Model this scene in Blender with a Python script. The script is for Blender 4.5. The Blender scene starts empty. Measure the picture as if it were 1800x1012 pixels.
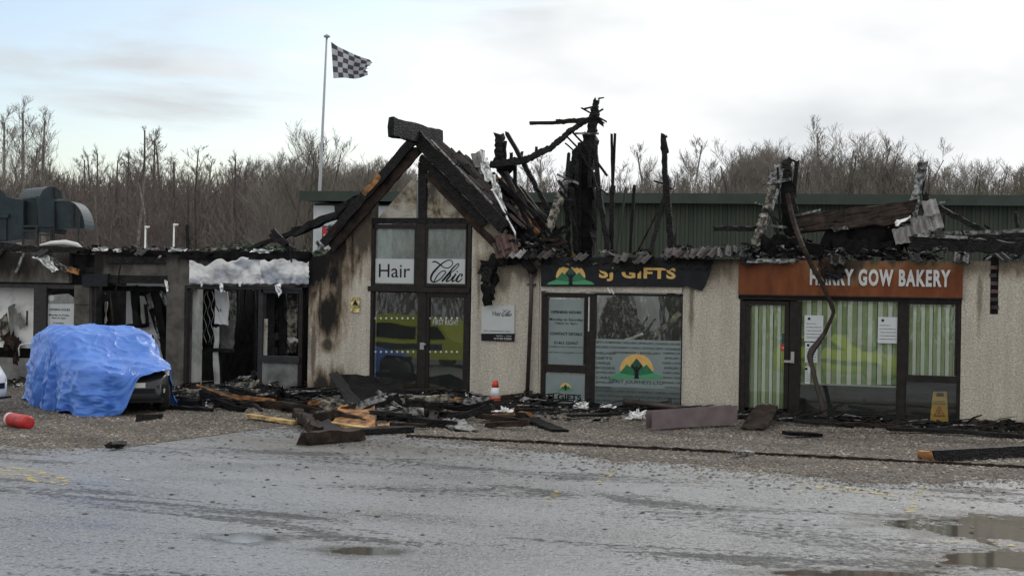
import bpy, math, random
from mathutils import Vector, Matrix, noise as mnoise
R = math.radians
sc = bpy.context.scene
col = sc.collection
# ------------------------------------------------------------------ camera
F_PX, YAW, ROLL, EYE, HOR, DIST = 2600.0, R(20.4), R(0.95), 2.1, 510.0, 27.0
SY, CY = math.sin(YAW), math.cos(YAW)
CAM = Vector((DIST*SY, -DIST*CY, EYE))
FWD = Vector((-SY, CY, 0)); RGT0 = Vector((CY, SY, 0)); UP0 = Vector((0, 0, 1))
RGT = RGT0*math.cos(ROLL) + UP0*math.sin(ROLL)
UPV = -RGT0*math.sin(ROLL) + UP0*math.cos(ROLL)
cd = bpy.data.cameras.new('camera'); cam = bpy.data.objects.new('camera', cd); col.objects.link(cam)
m = Matrix((RGT, UPV, -FWD)).transposed().to_4x4(); m.translation = CAM
cam.matrix_world = m
cd.sensor_width = 36.0; cd.lens = F_PX/1800*36.0
cd.shift_y = (HOR-506.0)/1800.0
cd.clip_start = 0.5; cd.clip_end = 3000
sc.camera = cam
# ------------------------------------------------------------------ light
SUN_EL, SUN_AZ = R(38), R(8)           # azimuth measured from +Y towards +X: behind the shops
w = bpy.data.worlds.new('World'); sc.world = w; w.use_nodes = True
nt = w.node_tree; N = nt.nodes; L = nt.links; N.clear()
wo = N.new('ShaderNodeOutputWorld'); bg = N.new('ShaderNodeBackground'); bg.inputs[1].default_value = 0.1
sky = N.new('ShaderNodeTexSky'); sky.sky_type = 'NISHITA'; sky.sun_disc = False
sky.sun_elevation = SUN_EL; sky.sun_rotation = SUN_AZ
sky.air_density = 1.0; sky.dust_density = 1.5
tc = N.new('ShaderNodeTexCoord')
mp = N.new('ShaderNodeMapping'); mp.inputs['Scale'].default_value = (1.0, 1.0, 5.5); mp.inputs['Location'].default_value = (0.35, 0.2, 0.0)
L.new(tc.outputs['Generated'], mp.inputs[0])
n1 = N.new('ShaderNodeTexNoise'); n1.inputs['Scale'].default_value = 3.3; n1.inputs['Detail'].default_value = 7; n1.inputs['Roughness'].default_value = 0.55; n1.inputs['Distortion'].default_value = 0.35
L.new(mp.outputs[0], n1.inputs['Vector'])
# broad gap in the cloud to the left of the shops
dotn = N.new('ShaderNodeVectorMath'); dotn.operation = 'DOT_PRODUCT'
gap = (FWD*2600 + RGT0*(-650) + UP0*280).normalized(); dotn.inputs[1].default_value = gap
L.new(tc.outputs['Generated'], dotn.inputs[0])
gr = N.new('ShaderNodeMapRange'); gr.inputs[1].default_value = 0.955; gr.inputs[2].default_value = 1.0; gr.inputs[3].default_value = 0.0; gr.inputs[4].default_value = 0.38; gr.interpolation_type = 'SMOOTHSTEP'
L.new(dotn.outputs['Value'], gr.inputs[0])
sub = N.new('ShaderNodeMath'); sub.operation = 'SUBTRACT'; L.new(n1.outputs[0], sub.inputs[0]); L.new(gr.outputs[0], sub.inputs[1])
cov = N.new('ShaderNodeMapRange'); cov.inputs[1].default_value = 0.12; cov.inputs[2].default_value = 0.34; cov.interpolation_type = 'SMOOTHSTEP'
L.new(sub.outputs[0], cov.inputs[0])
n2 = N.new('ShaderNodeTexNoise'); n2.inputs['Scale'].default_value = 2.1; n2.inputs['Detail'].default_value = 5; n2.inputs['Roughness'].default_value = 0.5
mp2 = N.new('ShaderNodeMapping'); mp2.inputs['Scale'].default_value = (1, 1, 2.4); mp2.inputs['Location'].default_value = (1.3, 4.1, 0.6)
L.new(tc.outputs['Generated'], mp2.inputs[0]); L.new(mp2.outputs[0], n2.inputs['Vector'])
cr = N.new('ShaderNodeValToRGB')
cr.color_ramp.elements[0].position = 0.43; cr.color_ramp.elements[0].color = (0.55, 0.58, 0.60, 1)
cr.color_ramp.elements[1].position = 0.61; cr.color_ramp.elements[1].color = (1.0, 1.0, 1.0, 1)
L.new(n2.outputs[0], cr.inputs[0])
cs = N.new('ShaderNodeVectorMath'); cs.operation = 'SCALE'; cs.inputs['Scale'].default_value = 8.7
L.new(cr.outputs[0], cs.inputs[0])
skm = N.new('ShaderNodeVectorMath'); skm.operation = 'SCALE'; skm.inputs['Scale'].default_value = 1.0
L.new(sky.outputs[0], skm.inputs[0])
mx = N.new('ShaderNodeMix'); mx.data_type = 'RGBA'
L.new(cov.outputs[0], mx.inputs[0]); L.new(skm.outputs[0], mx.inputs[6]); L.new(cs.outputs[0], mx.inputs[7])
L.new(mx.outputs[2], bg.inputs[0]); L.new(bg.outputs[0], wo.inputs[0])
sd = bpy.data.lights.new('sun', 'SUN'); sd.energy = 1.0; sd.angle = R(18); sd.color = (1, 0.96, 0.9)
sun = bpy.data.objects.new('sun', sd); col.objects.link(sun)
sdir = Vector((math.sin(SUN_AZ)*math.cos(SUN_EL), math.cos(SUN_AZ)*math.cos(SUN_EL), math.sin(SUN_EL)))
sun.rotation_euler = (-sdir).to_track_quat('-Z', 'Y').to_euler(); sun.location = (0, 0, 30)
sc.view_settings.view_transform = 'Standard'; sc.view_settings.look = 'None'
sc.view_settings.exposure = 0.5; sc.view_settings.gamma = 1.0; sc.view_settings.use_curve_mapping = False
sc.cycles.max_bounces = 8; sc.cycles.transparent_max_bounces = 12
rng = random.Random(7)

# ------------------------------------------------------------------ pixel -> place
def ray(px, py):
    return FWD + RGT*((px-900)/F_PX) + UPV*((HOR-py)/F_PX)
def at(px, py, Y=0.0):
    d = ray(px, py); return CAM + d*((Y-CAM.y)/d.y)
def atz(px, py, Z):
    return CAM + ray(px, py)*Z
def gnd(px, py, z=0.0):
    d = ray(px, py); return CAM + d*((z-CAM.z)/d.z)
def rect(a, b, c, d, Y=0.0):
    p = [at(a, b, Y), at(c, b, Y), at(a, d, Y), at(c, d, Y)]
    return ((p[0].x+p[2].x)/2, (p[1].x+p[3].x)/2, (p[2].z+p[3].z)/2, (p[0].z+p[1].z)/2)
def ppm(p): return F_PX/((p-CAM).dot(FWD))     # photo pixels per metre at a point

# ------------------------------------------------------------------ materials
def mat(name, c1, c2=None, scale=6.0, rough=0.7, bump=0.0, bscale=40.0, metal=0.0, detail=6, lo=0.35, hi=0.65, spec=0.5, stretch=None, alpha=None, rough2=None, soot=None, coat=0.0, attr=None, vor=False, streak=False, tint=(0.22, 0.145, 0.075)):
    m = bpy.data.materials.new(name); m.use_nodes = True
    nt = m.node_tree; N = nt.nodes; L = nt.links
    b = N['Principled BSDF']; b.inputs['Roughness'].default_value = rough; b.inputs['Metallic'].default_value = metal
    b.inputs['Specular IOR Level'].default_value = spec; b.inputs['Coat Weight'].default_value = coat
    tc = N.new('ShaderNodeTexCoord'); src = tc.outputs['Object']
    if stretch:
        mp = N.new('ShaderNodeMapping'); mp.inputs['Scale'].default_value = stretch; L.new(src, mp.inputs[0]); src = mp.outputs[0]
    colr = None
    n = N.new('ShaderNodeTexNoise'); n.inputs['Scale'].default_value = scale; n.inputs['Detail'].default_value = detail; n.inputs['Roughness'].default_value = 0.6
    L.new(src, n.inputs['Vector'])
    c2 = c2 or c1
    cr = N.new('ShaderNodeValToRGB'); cr.color_ramp.elements[0].position = lo; cr.color_ramp.elements[1].position = hi
    cr.color_ramp.elements[0].color = (*c1, 1); cr.color_ramp.elements[1].color = (*c2, 1)
    L.new(n.outputs[0], cr.inputs[0]); colr = cr.outputs[0]
    if streak:
        g0 = N.new('ShaderNodeNewGeometry'); ms_ = N.new('ShaderNodeMapping'); ms_.inputs['Scale'].default_value = (2.6, 2.6, 0.35); L.new(g0.outputs['Position'], ms_.inputs[0])
        s1 = N.new('ShaderNodeTexNoise'); s1.inputs['Scale'].default_value = 1.6; s1.inputs['Detail'].default_value = 8; s1.inputs['Roughness'].default_value = 0.65; L.new(ms_.outputs[0], s1.inputs['Vector'])
        r1 = N.new('ShaderNodeMapRange'); r1.inputs[1].default_value = 0.42; r1.inputs[2].default_value = 0.72; r1.inputs[3].default_value = 0.0; r1.inputs[4].default_value = 0.45; L.new(s1.outputs[0], r1.inputs[0])
        k1 = N.new('ShaderNodeMix'); k1.data_type = 'RGBA'; L.new(r1.outputs[0], k1.inputs[0]); L.new(colr, k1.inputs[6]); k1.inputs[7].default_value = (0.24, 0.22, 0.18, 1); colr = k1.outputs[2]
    if attr:
        a = N.new('ShaderNodeAttribute'); a.attribute_name = attr; colr = a.outputs['Color']
    if soot:
        g = N.new('ShaderNodeNewGeometry'); dn = N.new('ShaderNodeTexNoise'); dn.inputs['Scale'].default_value = 3.4; dn.inputs['Detail'].default_value = 9; dn.inputs['Roughness'].default_value = 0.62; dn.inputs['Distortion'].default_value = 0.4
        mq = N.new('ShaderNodeMapping'); mq.inputs['Scale'].default_value = (1.6, 1.6, 0.5); L.new(g.outputs['Position'], mq.inputs[0]); L.new(mq.outputs[0], dn.inputs['Vector'])
        sx = N.new('ShaderNodeSeparateXYZ'); L.new(g.outputs['Position'], sx.inputs[0])
        acc = None; accb = None
        def math_(op, a, b_=None, c=None):
            k = N.new('ShaderNodeMath'); k.operation = op
            for i, v in enumerate((a, b_, c)):
                if v is None: continue
                if isinstance(v, (int, float)): k.inputs[i].default_value = v
                else: L.new(v, k.inputs[i])
            return k.outputs[0]
        nz = math_('MULTIPLY_ADD', dn.outputs[0], 2.4, -1.2)
        for (x, z, rx, rz, st) in soot:
            dx = math_('DIVIDE', math_('SUBTRACT', sx.outputs[0], x), rx); dz = math_('DIVIDE', math_('SUBTRACT', sx.outputs[2], z), rz)
            d = math_('SQRT', math_('ADD', math_('MULTIPLY', dx, dx), math_('MULTIPLY', dz, dz)))
            d = math_('ADD', d, nz)
            mr = N.new('ShaderNodeMapRange'); mr.interpolation_type = 'SMOOTHSTEP'; mr.inputs[1].default_value = 0.45; mr.inputs[2].default_value = 1.15; mr.inputs[3].default_value = st; mr.inputs[4].default_value = 0
            L.new(d, mr.inputs[0]); acc = mr.outputs[0] if acc is None else math_('MAXIMUM', acc, mr.outputs[0])
            mr2 = N.new('ShaderNodeMapRange'); mr2.interpolation_type = 'SMOOTHSTEP'; mr2.inputs[1].default_value = 0.9; mr2.inputs[2].default_value = 1.6; mr2.inputs[3].default_value = st*0.75; mr2.inputs[4].default_value = 0
            L.new(d, mr2.inputs[0]); accb = mr2.outputs[0] if accb is None else math_('MAXIMUM', accb, mr2.outputs[0])
        k0 = N.new('ShaderNodeMix'); k0.data_type = 'RGBA'; L.new(accb, k0.inputs[0]); L.new(colr, k0.inputs[6]); k0.inputs[7].default_value = (*tint, 1)
        k = N.new('ShaderNodeMix'); k.data_type = 'RGBA'; L.new(acc, k.inputs[0]); L.new(k0.outputs[2], k.inputs[6]); k.inputs[7].default_value = (0.018, 0.016, 0.015, 1); colr = k.outputs[2]
    L.new(colr, b.inputs['Base Color'])
    if rough2 is not None:
        mr = N.new('ShaderNodeMapRange'); mr.inputs[1].default_value = 0.4; mr.inputs[2].default_value = 0.62; mr.inputs[3].default_value = rough; mr.inputs[4].default_value = rough2
        L.new(n.outputs[0], mr.inputs[0]); L.new(mr.outputs[0], b.inputs['Roughness'])
    if bump:
        if vor:
            bn = N.new('ShaderNodeTexVoronoi'); bn.inputs['Scale'].default_value = bscale
            if vor == 'EDGE': bn.feature = 'DISTANCE_TO_EDGE'
        else:
            bn = N.new('ShaderNodeTexNoise'); bn.inputs['Scale'].default_value = bscale; bn.inputs['Detail'].default_value = 5
        L.new(src, bn.inputs['Vector'])
        bp = N.new('ShaderNodeBump'); bp.inputs['Strength'].default_value = min(1.0, bump); bp.inputs['Distance'].default_value = 0.02*max(1, bump)
        L.new(bn.outputs[0], bp.inputs['Height']); L.new(bp.outputs[0], b.inputs['Normal'])
    if alpha:
        an = N.new('ShaderNodeTexNoise'); an.inputs['Scale'].default_value = alpha[0]; an.inputs['Detail'].default_value = 7; an.inputs['Roughness'].default_value = 0.7
        L.new(tc.outputs['Object'], an.inputs['Vector'])
        mr = N.new('ShaderNodeMapRange'); mr.inputs[1].default_value = alpha[1]; mr.inputs[2].default_value = alpha[2]; L.new(an.outputs[0], mr.inputs[0]); L.new(mr.outputs[0], b.inputs['Alpha'])
    return m
def glassmat(name, tint=(0.8, 0.85, 0.84), refl=1.0, dirt=0.0, dirtcol=(0.4, 0.4, 0.36), ior=1.5, mott=False):
    m = bpy.data.materials.new(name); m.use_nodes = True; nt = m.node_tree; N = nt.nodes; L = nt.links; N.clear()
    o = N.new('ShaderNodeOutputMaterial'); t = N.new('ShaderNodeBsdfTransparent'); t.inputs[0].default_value = (*tint, 1)
    g = N.new('ShaderNodeBsdfGlossy'); g.inputs['Roughness'].default_value = 0.015; g.inputs[0].default_value = (refl, refl, refl, 1)
    tc = N.new('ShaderNodeTexCoord'); n0 = N.new('ShaderNodeTexNoise'); n0.inputs['Scale'].default_value = 0.9; n0.inputs['Detail'].default_value = 1
    L.new(tc.outputs['Object'], n0.inputs['Vector']); bp = N.new('ShaderNodeBump'); bp.inputs['Strength'].default_value = 0.12; bp.inputs['Distance'].default_value = 0.02
    L.new(n0.outputs[0], bp.inputs['Height']); L.new(bp.outputs[0], g.inputs['Normal'])
    fr = N.new('ShaderNodeFresnel'); fr.inputs[0].default_value = ior; L.new(bp.outputs[0], fr.inputs['Normal'])
    k = N.new('ShaderNodeMath'); k.operation = 'MULTIPLY'; k.inputs[1].default_value = 1.2; k.use_clamp = True; L.new(fr.outputs[0], k.inputs[0])
    mxs = N.new('ShaderNodeMixShader')
    base = t.outputs[0]
    if dirt:
        d = N.new('ShaderNodeBsdfDiffuse'); d.inputs[0].default_value = (*dirtcol, 1)
        n = N.new('ShaderNodeTexNoise'); n.inputs['Scale'].default_value = 2.6; n.inputs['Detail'].default_value = 8; n.inputs['Roughness'].default_value = 0.65
        L.new(tc.outputs['Object'], n.inputs['Vector'])
        mr = N.new('ShaderNodeMapRange'); mr.inputs[1].default_value = 0.3; mr.inputs[2].default_value = 0.7; mr.inputs[3].default_value = dirt*0.55; mr.inputs[4].default_value = dirt; L.new(n.outputs[0], mr.inputs[0])
        if mott:
            q = N.new('ShaderNodeTexNoise'); q.inputs['Scale'].default_value = 1.7; q.inputs['Detail'].default_value = 9; q.inputs['Roughness'].default_value = 0.7; q.inputs['Distortion'].default_value = 0.6; L.new(tc.outputs['Object'], q.inputs['Vector'])
            rp = N.new('ShaderNodeValToRGB'); rp.color_ramp.elements[0].position = 0.38; rp.color_ramp.elements[0].color = (0.03, 0.024, 0.018, 1); rp.color_ramp.elements[1].position = 0.56; rp.color_ramp.elements[1].color = (*dirtcol, 1)
            e = rp.color_ramp.elements.new(0.45); e.color = (0.22, 0.17, 0.10, 1); L.new(q.outputs[0], rp.inputs[0]); L.new(rp.outputs[0], d.inputs[0]); mr.inputs[3].default_value = 0.8; mr.inputs[4].default_value = 0.9
        ms = N.new('ShaderNodeMixShader'); L.new(mr.outputs[0], ms.inputs[0]); L.new(t.outputs[0], ms.inputs[1]); L.new(d.outputs[0], ms.inputs[2]); base = ms.outputs[0]
    L.new(k.outputs[0], mxs.inputs[0]); L.new(base, mxs.inputs[1]); L.new(g.outputs[0], mxs.inputs[2]); L.new(mxs.outputs[0], o.inputs[0])
    return m
def asphaltmat():
    m = bpy.data.materials.new('wet_asphalt'); m.use_nodes = True; nt = m.node_tree; N = nt.nodes; L = nt.links; b = N['Principled BSDF']
    g = N.new('ShaderNodeNewGeometry'); P = g.outputs['Position']
    def nz(sc_, det=6, ro=0.6, st=None, dist=0.0):
        src = P
        if st:
            mp = N.new('ShaderNodeMapping'); mp.inputs['Scale'].default_value = st; mp.inputs['Rotation'].default_value = (0, 0, R(-18)); L.new(P, mp.inputs[0]); src = mp.outputs[0]
        n = N.new('ShaderNodeTexNoise'); n.inputs['Scale'].default_value = sc_; n.inputs['Detail'].default_value = det; n.inputs['Roughness'].default_value = ro; n.inputs['Distortion'].default_value = dist; L.new(src, n.inputs['Vector']); return n.outputs[0]
    def mr(v, a, b_, c=0.0, d=1.0, sm=False):
        k = N.new('ShaderNodeMapRange'); k.inputs[1].default_value = a; k.inputs[2].default_value = b_; k.inputs[3].default_value = c; k.inputs[4].default_value = d
        if sm: k.interpolation_type = 'SMOOTHSTEP'
        L.new(v, k.inputs[0]); return k.outputs[0]
    def mm(op, a, b_):
        k = N.new('ShaderNodeMath'); k.operation = op
        for i, v in enumerate((a, b_)):
            if isinstance(v, (int, float)): k.inputs[i].default_value = v
            else: L.new(v, k.inputs[i])
        return k.outputs[0]
    def mixc(f, a, b_):
        k = N.new('ShaderNodeMix'); k.data_type = 'RGBA'; L.new(f, k.inputs[0])
        for i, v in ((6, a), (7, b_)):
            if isinstance(v, tuple): k.inputs[i].default_value = (*v, 1)
            else: L.new(v, k.inputs[i])
        return k.outputs[2]
    grain = nz(34, 3, 0.75); grain2 = nz(11, 5, 0.7); broad = nz(0.35, 6, 0.6, None, 0.3); smear = nz(0.45, 8, 0.66, (0.5, 1.7, 1), 0.6); wet = nz(0.8, 7, 0.62, (0.5, 1.5, 1), 0.3)
    c = mixc(mr(grain, 0.36, 0.64), (0.035, 0.037, 0.040), (0.33, 0.34, 0.355))
    c = mixc(mr(grain2, 0.50, 0.66, 0, 0.6), c, (0.045, 0.045, 0.045))
    c = mixc(mr(broad, 0.40, 0.60, 0, 0.55), c, (0.25, 0.262, 0.285))
    pit = nz(13, 4, 0.72, (1.0, 1.0, 1)); pit2 = nz(27, 3, 0.7)
    c = mixc(mr(pit, 0.56, 0.66, 0, 0.85, True), c, (0.018, 0.018, 0.018)); c = mixc(mr(pit2, 0.60, 0.70, 0, 0.4, True), c, (0.42, 0.43, 0.44))
    dark = mr(mm('ADD', mm('ADD', smear, mm('MULTIPLY', mm('SUBTRACT', grain2, 0.5), 0.42)), mm('MULTIPLY', mm('SUBTRACT', pit, 0.5), 0.35)), 0.53, 0.60, 0, 1, True)
    c = mixc(mm('MULTIPLY', mm('MULTIPLY', dark, mr(grain2, 0.35, 0.6, 1.0, 0.6)), 0.9), c, (0.022, 0.020, 0.017))
    q_ = gnd(590, 782); sx0 = N.new('ShaderNodeSeparateXYZ'); L.new(P, sx0.inputs[0]); u_ = mm('DIVIDE', mm('SUBTRACT', sx0.outputs[0], q_.x), 2.3); v_ = mm('DIVIDE', mm('SUBTRACT', sx0.outputs[1], q_.y), 1.0)
    d_ = mm('ADD', mm('SQRT', mm('ADD', mm('MULTIPLY', u_, u_), mm('MULTIPLY', v_, v_)), 0.0), mr(nz(1.2, 8, 0.65), 0, 1, -0.9, 0.9))
    c = mixc(mr(d_, 0.6, 1.15, 0.62, 0.0, True), c, mixc(smear, (0.05, 0.043, 0.032), (0.16, 0.14, 0.11)))
    ro = mm('ADD', mm('ADD', mr(wet, 0.38, 0.62, 0.13, 0.38), mm('MULTIPLY', grain, 0.14)), mr(pit, 0.54, 0.66, 0, 0.35))
    # standing water: x, y, half sizes, turn
    sx = N.new('ShaderNodeSeparateXYZ'); L.new(P, sx.inputs[0]); edge = mr(nz(1.5, 9, 0.68, None, 0.4), 0.0, 1.0, -1.7, 1.7); acc = None
    for (x, y, rx, ry, rt) in PUDDLES:
        dx = mm('SUBTRACT', sx.outputs[0], x); dy = mm('SUBTRACT', sx.outputs[1], y); ct, st_ = math.cos(rt), math.sin(rt)
        u = mm('DIVIDE', mm('ADD', mm('MULTIPLY', dx, ct), mm('MULTIPLY', dy, st_)), rx); v = mm('DIVIDE', mm('SUBTRACT', mm('MULTIPLY', dy, ct), mm('MULTIPLY', dx, st_)), ry)
        d = mm('ADD', mm('SQRT', mm('ADD', mm('MULTIPLY', u, u), mm('MULTIPLY', v, v)), 0.0), edge)
        w_ = mr(d, 0.80, 1.05, 1.0, 0.0, True); acc = w_ if acc is None else mm('MAXIMUM', acc, w_)
        hal = mr(d, 0.95, 1.7, 0.7, 0.0, True); c = mixc(hal, c, (0.035, 0.032, 0.028))
    c = mixc(acc, c, (0.085, 0.078, 0.066))
    k = N.new('ShaderNodeMix'); L.new(acc, k.inputs[0]); L.new(ro, k.inputs[2]); k.inputs[3].default_value = 0.07; L.new(k.outputs[0], b.inputs['Roughness'])
    L.new(c, b.inputs['Base Color'])
    L.new(mr(dark, 0, 1, 0.5, 0.1), b.inputs['Specular IOR Level'])
    bp = N.new('ShaderNodeBump'); bp.inputs['Distance'].default_value = 0.02
    L.new(mm('ADD', mm('ADD', grain, mm('MULTIPLY', grain2, 0.7)), mm('MULTIPLY', pit, -1.2)), bp.inputs['Height']); L.new(mr(acc, 0, 1, 0.75, 0.0), bp.inputs['Strength']); L.new(bp.outputs[0], b.inputs['Normal'])
    return m
def _pd(px, py, rx, ry):
    p = gnd(px, py); return (p.x, p.y, rx, ry, YAW)
PUDDLES = [_pd(1775, 928, 0.95, 0.75), _pd(1690, 930, 0.5, 0.35), _pd(1800, 985, 0.7, 0.5), _pd(445, 944, 0.30, 0.24), _pd(635, 967, 0.30, 0.26), _pd(1500, 1008, 0.6, 0.22)]
SOOT = [(-4.1, 2.5, 0.75, 0.7, 1.0), (-3.75, 1.62, 0.33, 0.55, 0.97), (-3.0, 3.2, 0.55, 0.55, 0.75), (-3.75, 2.9, 0.7, 0.7, 0.95), (-3.75, 0.05, 0.55, 0.45, 0.9), (-3.75, 1.0, 0.16, 0.14, 0.8), (-4.25, 1.2, 0.12, 1.4, 0.5),
        (-0.2, 2.35, 0.25, 0.3, 0.5), (0.3, 2.45, 0.3, 0.2, 0.55), (3.5, 2.6, 0.7, 0.3, 0.55), (8.3, 2.65, 0.9, 0.2, 0.5), (0.5, 0.05, 0.7, 0.14, 0.5), (3.7, 0.02, 0.8, 0.12, 0.4), (8.6, 0.0, 0.9, 0.12, 0.4), (3.7, 2.75, 0.9, 0.22, 0.7), (9.2, 2.8, 1.6, 0.25, 0.75), (-0.1, 3.2, 0.8, 0.35, 0.5), (0.1, 2.6, 0.8, 0.25, 0.6), (-2.95, 3.6, 0.3, 0.5, 0.8), (-3.5, 2.1, 0.06, 0.9, 0.8), (-3.92, 1.9, 0.05, 1.0, 0.8), (-3.25, 2.8, 0.06, 0.7, 0.8), (-4.05, 0.9, 0.05, 0.9, 0.6), (-0.65, 2.2, 0.03, 0.5, 0.4), (3.35, 2.0, 0.04, 0.7, 0.5), (8.15, 2.1, 0.04, 0.6, 0.4)]
M = {}
M['harl'] = mat('roughcast_cream', (0.42, 0.38, 0.31), (0.77, 0.715, 0.615), 34, 0.92, 1.0, 48, soot=SOOT, lo=0.34, hi=0.68, spec=0.15, streak=True)
M['harl_grey'] = mat('roughcast_smoked', (0.07, 0.066, 0.058), (0.17, 0.158, 0.135), 3.5, 0.93, 0.9, 60, spec=0.2, tint=(0.06, 0.055, 0.046), soot=[(-11.2, 2.5, 0.8, 0.35, 0.85), (-9.3, 2.6, 0.8, 0.4, 0.9), (-5.6, 2.66, 1.8, 0.2, 0.9), (-8.2, 2.68, 1.3, 0.16, 0.9), (-4.35, 2.5, 0.25, 0.9, 0.9)])
M['char'] = mat('charred_timber', (0.004, 0.004, 0.0045), (0.019, 0.018, 0.018), 9, 0.6, 0.8, 34, spec=0.22, vor=True)
M['char_matt'] = mat('soot_black', (0.004, 0.004, 0.0045), (0.018, 0.017, 0.017), 5, 0.9, 0.6, 30, spec=0.1)
M['char_brown'] = mat('charred_brown', (0.008, 0.006, 0.005), (0.05, 0.033, 0.024), 5, 0.75, 0.7, 26, spec=0.2)
M['ash'] = mat('ash_grey', (0.03, 0.03, 0.031), (0.36, 0.36, 0.35), 11, 0.8, 0.8, 40, lo=0.42, hi=0.62)
M['ash_wood'] = mat('ash_scaled_timber', (0.02, 0.02, 0.02), (0.42, 0.37, 0.29), 9, 0.8, 0.8, 40, lo=0.44, hi=0.66)
M['raw'] = mat('scorched_bare_wood', (0.02, 0.012, 0.008), (0.46, 0.21, 0.065), 5, 0.75, 0.3, 40, stretch=(1, 1, 2.2), lo=0.36, hi=0.62)
M['raw_pale'] = mat('split_pale_wood', (0.10, 0.055, 0.025), (0.62, 0.42, 0.17), 6, 0.7, 0.2, 40, lo=0.34, hi=0.6)
M['tile'] = mat('concrete_tile_brown', (0.02, 0.017, 0.016), (0.075, 0.058, 0.053), 7, 0.85, 0.5, 60)
M['tile_grey'] = mat('concrete_tile_grey', (0.16, 0.15, 0.145), (0.34, 0.33, 0.32), 8, 0.85, 0.4, 60)
M['tile_red'] = mat('concrete_tile_red', (0.05, 0.03, 0.026), (0.15, 0.09, 0.078), 8, 0.85, 0.4, 60)
M['foil'] = mat('crumpled_foil', (0.45, 0.45, 0.45), (0.78, 0.78, 0.77), 6, 0.38, 1.0, 9, metal=0.85, lo=0.3, hi=0.5)
M['foil_flat'] = mat('heat_stripped_aluminium', (0.30, 0.295, 0.285), (0.62, 0.62, 0.61), 2.2, 0.42, 0.5, 13, metal=0.7, lo=0.32, hi=0.5)
M['frame'] = mat('brown_frame', (0.012, 0.0095, 0.0085), (0.026, 0.020, 0.0175), 10, 0.5, 0.1, 60, spec=0.25)
M['frame_black'] = mat('burnt_frame', (0.007, 0.007, 0.008), (0.025, 0.024, 0.024), 8, 0.6, 0.4, 40)
M['glass'] = glassmat('shop_glass', (0.97, 0.985, 0.975), 1.0, 0.045, (0.35, 0.37, 0.35))
M['glass_sooty'] = glassmat('sooty_glass', (0.35, 0.36, 0.34), 0.8, 0.62, (0.50, 0.47, 0.39), mott=True)
M['glass_haze'] = glassmat('hazy_glass', (0.6, 0.66, 0.63), 1.0, 0.5, (0.42, 0.46, 0.43))
M['film'] = mat('frosted_film', (0.20, 0.245, 0.245), (0.25, 0.30, 0.295), 2, 0.28)
M['film_pale'] = mat('pale_window_film', (0.50, 0.52, 0.51), (0.56, 0.58, 0.57), 2, 0.35)
M['film_text'] = mat('film_lettering', (0.035, 0.045, 0.047), None, rough=0.4)
M['ink'] = mat('black_ink', (0.006, 0.006, 0.009), None, rough=0.5, spec=0.25)
M['white'] = mat('white_paint', (0.72, 0.72, 0.70), (0.80, 0.80, 0.78), 3, 0.5)
M['offwhite'] = mat('smoked_white', (0.28, 0.28, 0.26), (0.66, 0.66, 0.62), 2.2, 0.8, 0.2, 12, lo=0.3, hi=0.55)
M['board_white'] = mat('scorched_white_board', (0.45, 0.45, 0.43), (0.80, 0.80, 0.78), 2.0, 0.7, 0.1, 12, lo=0.28, hi=0.45)
M['grey_board'] = mat('smoked_board', (0.10, 0.10, 0.095), (0.24, 0.24, 0.225), 3, 0.8, 0.2, 20)
M['sign_grey'] = mat('sooty_sign_board', (0.12, 0.125, 0.115), (0.30, 0.32, 0.30), 2.5, 0.6)
M['navy'] = mat('dark_sign_board', (0.005, 0.007, 0.010), (0.012, 0.015, 0.02), 6, 0.5, 0.2, 30, spec=0.25)
M['gold'] = mat('gold_lettering', (0.62, 0.38, 0.10), (0.72, 0.47, 0.15), 9, 0.5)
M['green1'] = mat('logo_green', (0.012, 0.13, 0.055), (0.02, 0.17, 0.08), 9, 0.5)
M['green2'] = mat('logo_pale_green', (0.06, 0.30, 0.13), None, rough=0.5)
M['green3'] = mat('logo_dark_green', (0.006, 0.065, 0.04), None, rough=0.5)
M['rust'] = mat('rust_brown_fascia', (0.13, 0.038, 0.014), (0.22, 0.070, 0.026), 4, 0.55, 0.25, 26, spec=0.2, soot=[(5.9, 2.72, 0.55, 0.3, 0.85), (7.0, 2.85, 1.3, 0.24, 0.8), (4.6, 2.8, 0.5, 0.15, 0.7)], stretch=(1, 1, 0.3))
M['letter_white'] = mat('white_lettering', (0.52, 0.52, 0.51), (0.66, 0.66, 0.65), 7, 0.5)
M['blind_green'] = mat('green_blind', (0.31, 0.44, 0.17), (0.35, 0.48, 0.19), 4, 0.8)
M['blind_cream'] = mat('cream_blind', (0.86, 0.89, 0.75), (0.89, 0.91, 0.79), 4, 0.8)
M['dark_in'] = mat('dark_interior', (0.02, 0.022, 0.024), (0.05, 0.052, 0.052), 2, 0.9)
M['grey_in'] = mat('interior_plaster', (0.30, 0.31, 0.31), (0.42, 0.43, 0.43), 2, 0.9)
M['yellow'] = mat('yellow_plastic', (0.72, 0.42, 0.015), (0.78, 0.47, 0.02), 4, 0.45)
M['red'] = mat('red_paint', (0.12, 0.012, 0.012), (0.50, 0.022, 0.022), 9, 0.45, lo=0.3, hi=0.48)
M['orange'] = mat('cone_red', (0.22, 0.04, 0.025), (0.66, 0.07, 0.03), 11, 0.55, lo=0.33, hi=0.5)
M['brown_pipe'] = mat('brown_plastic', (0.028, 0.02, 0.018), (0.06, 0.042, 0.036), 5, 0.45, 0.2, 30)
M['mauve'] = mat('faded_mauve_gutter', (0.13, 0.095, 0.10), (0.20, 0.155, 0.16), 3, 0.45, 0.15, 20)
M['steel'] = mat('steel', (0.45, 0.45, 0.45), None, rough=0.35, metal=0.9)
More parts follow.
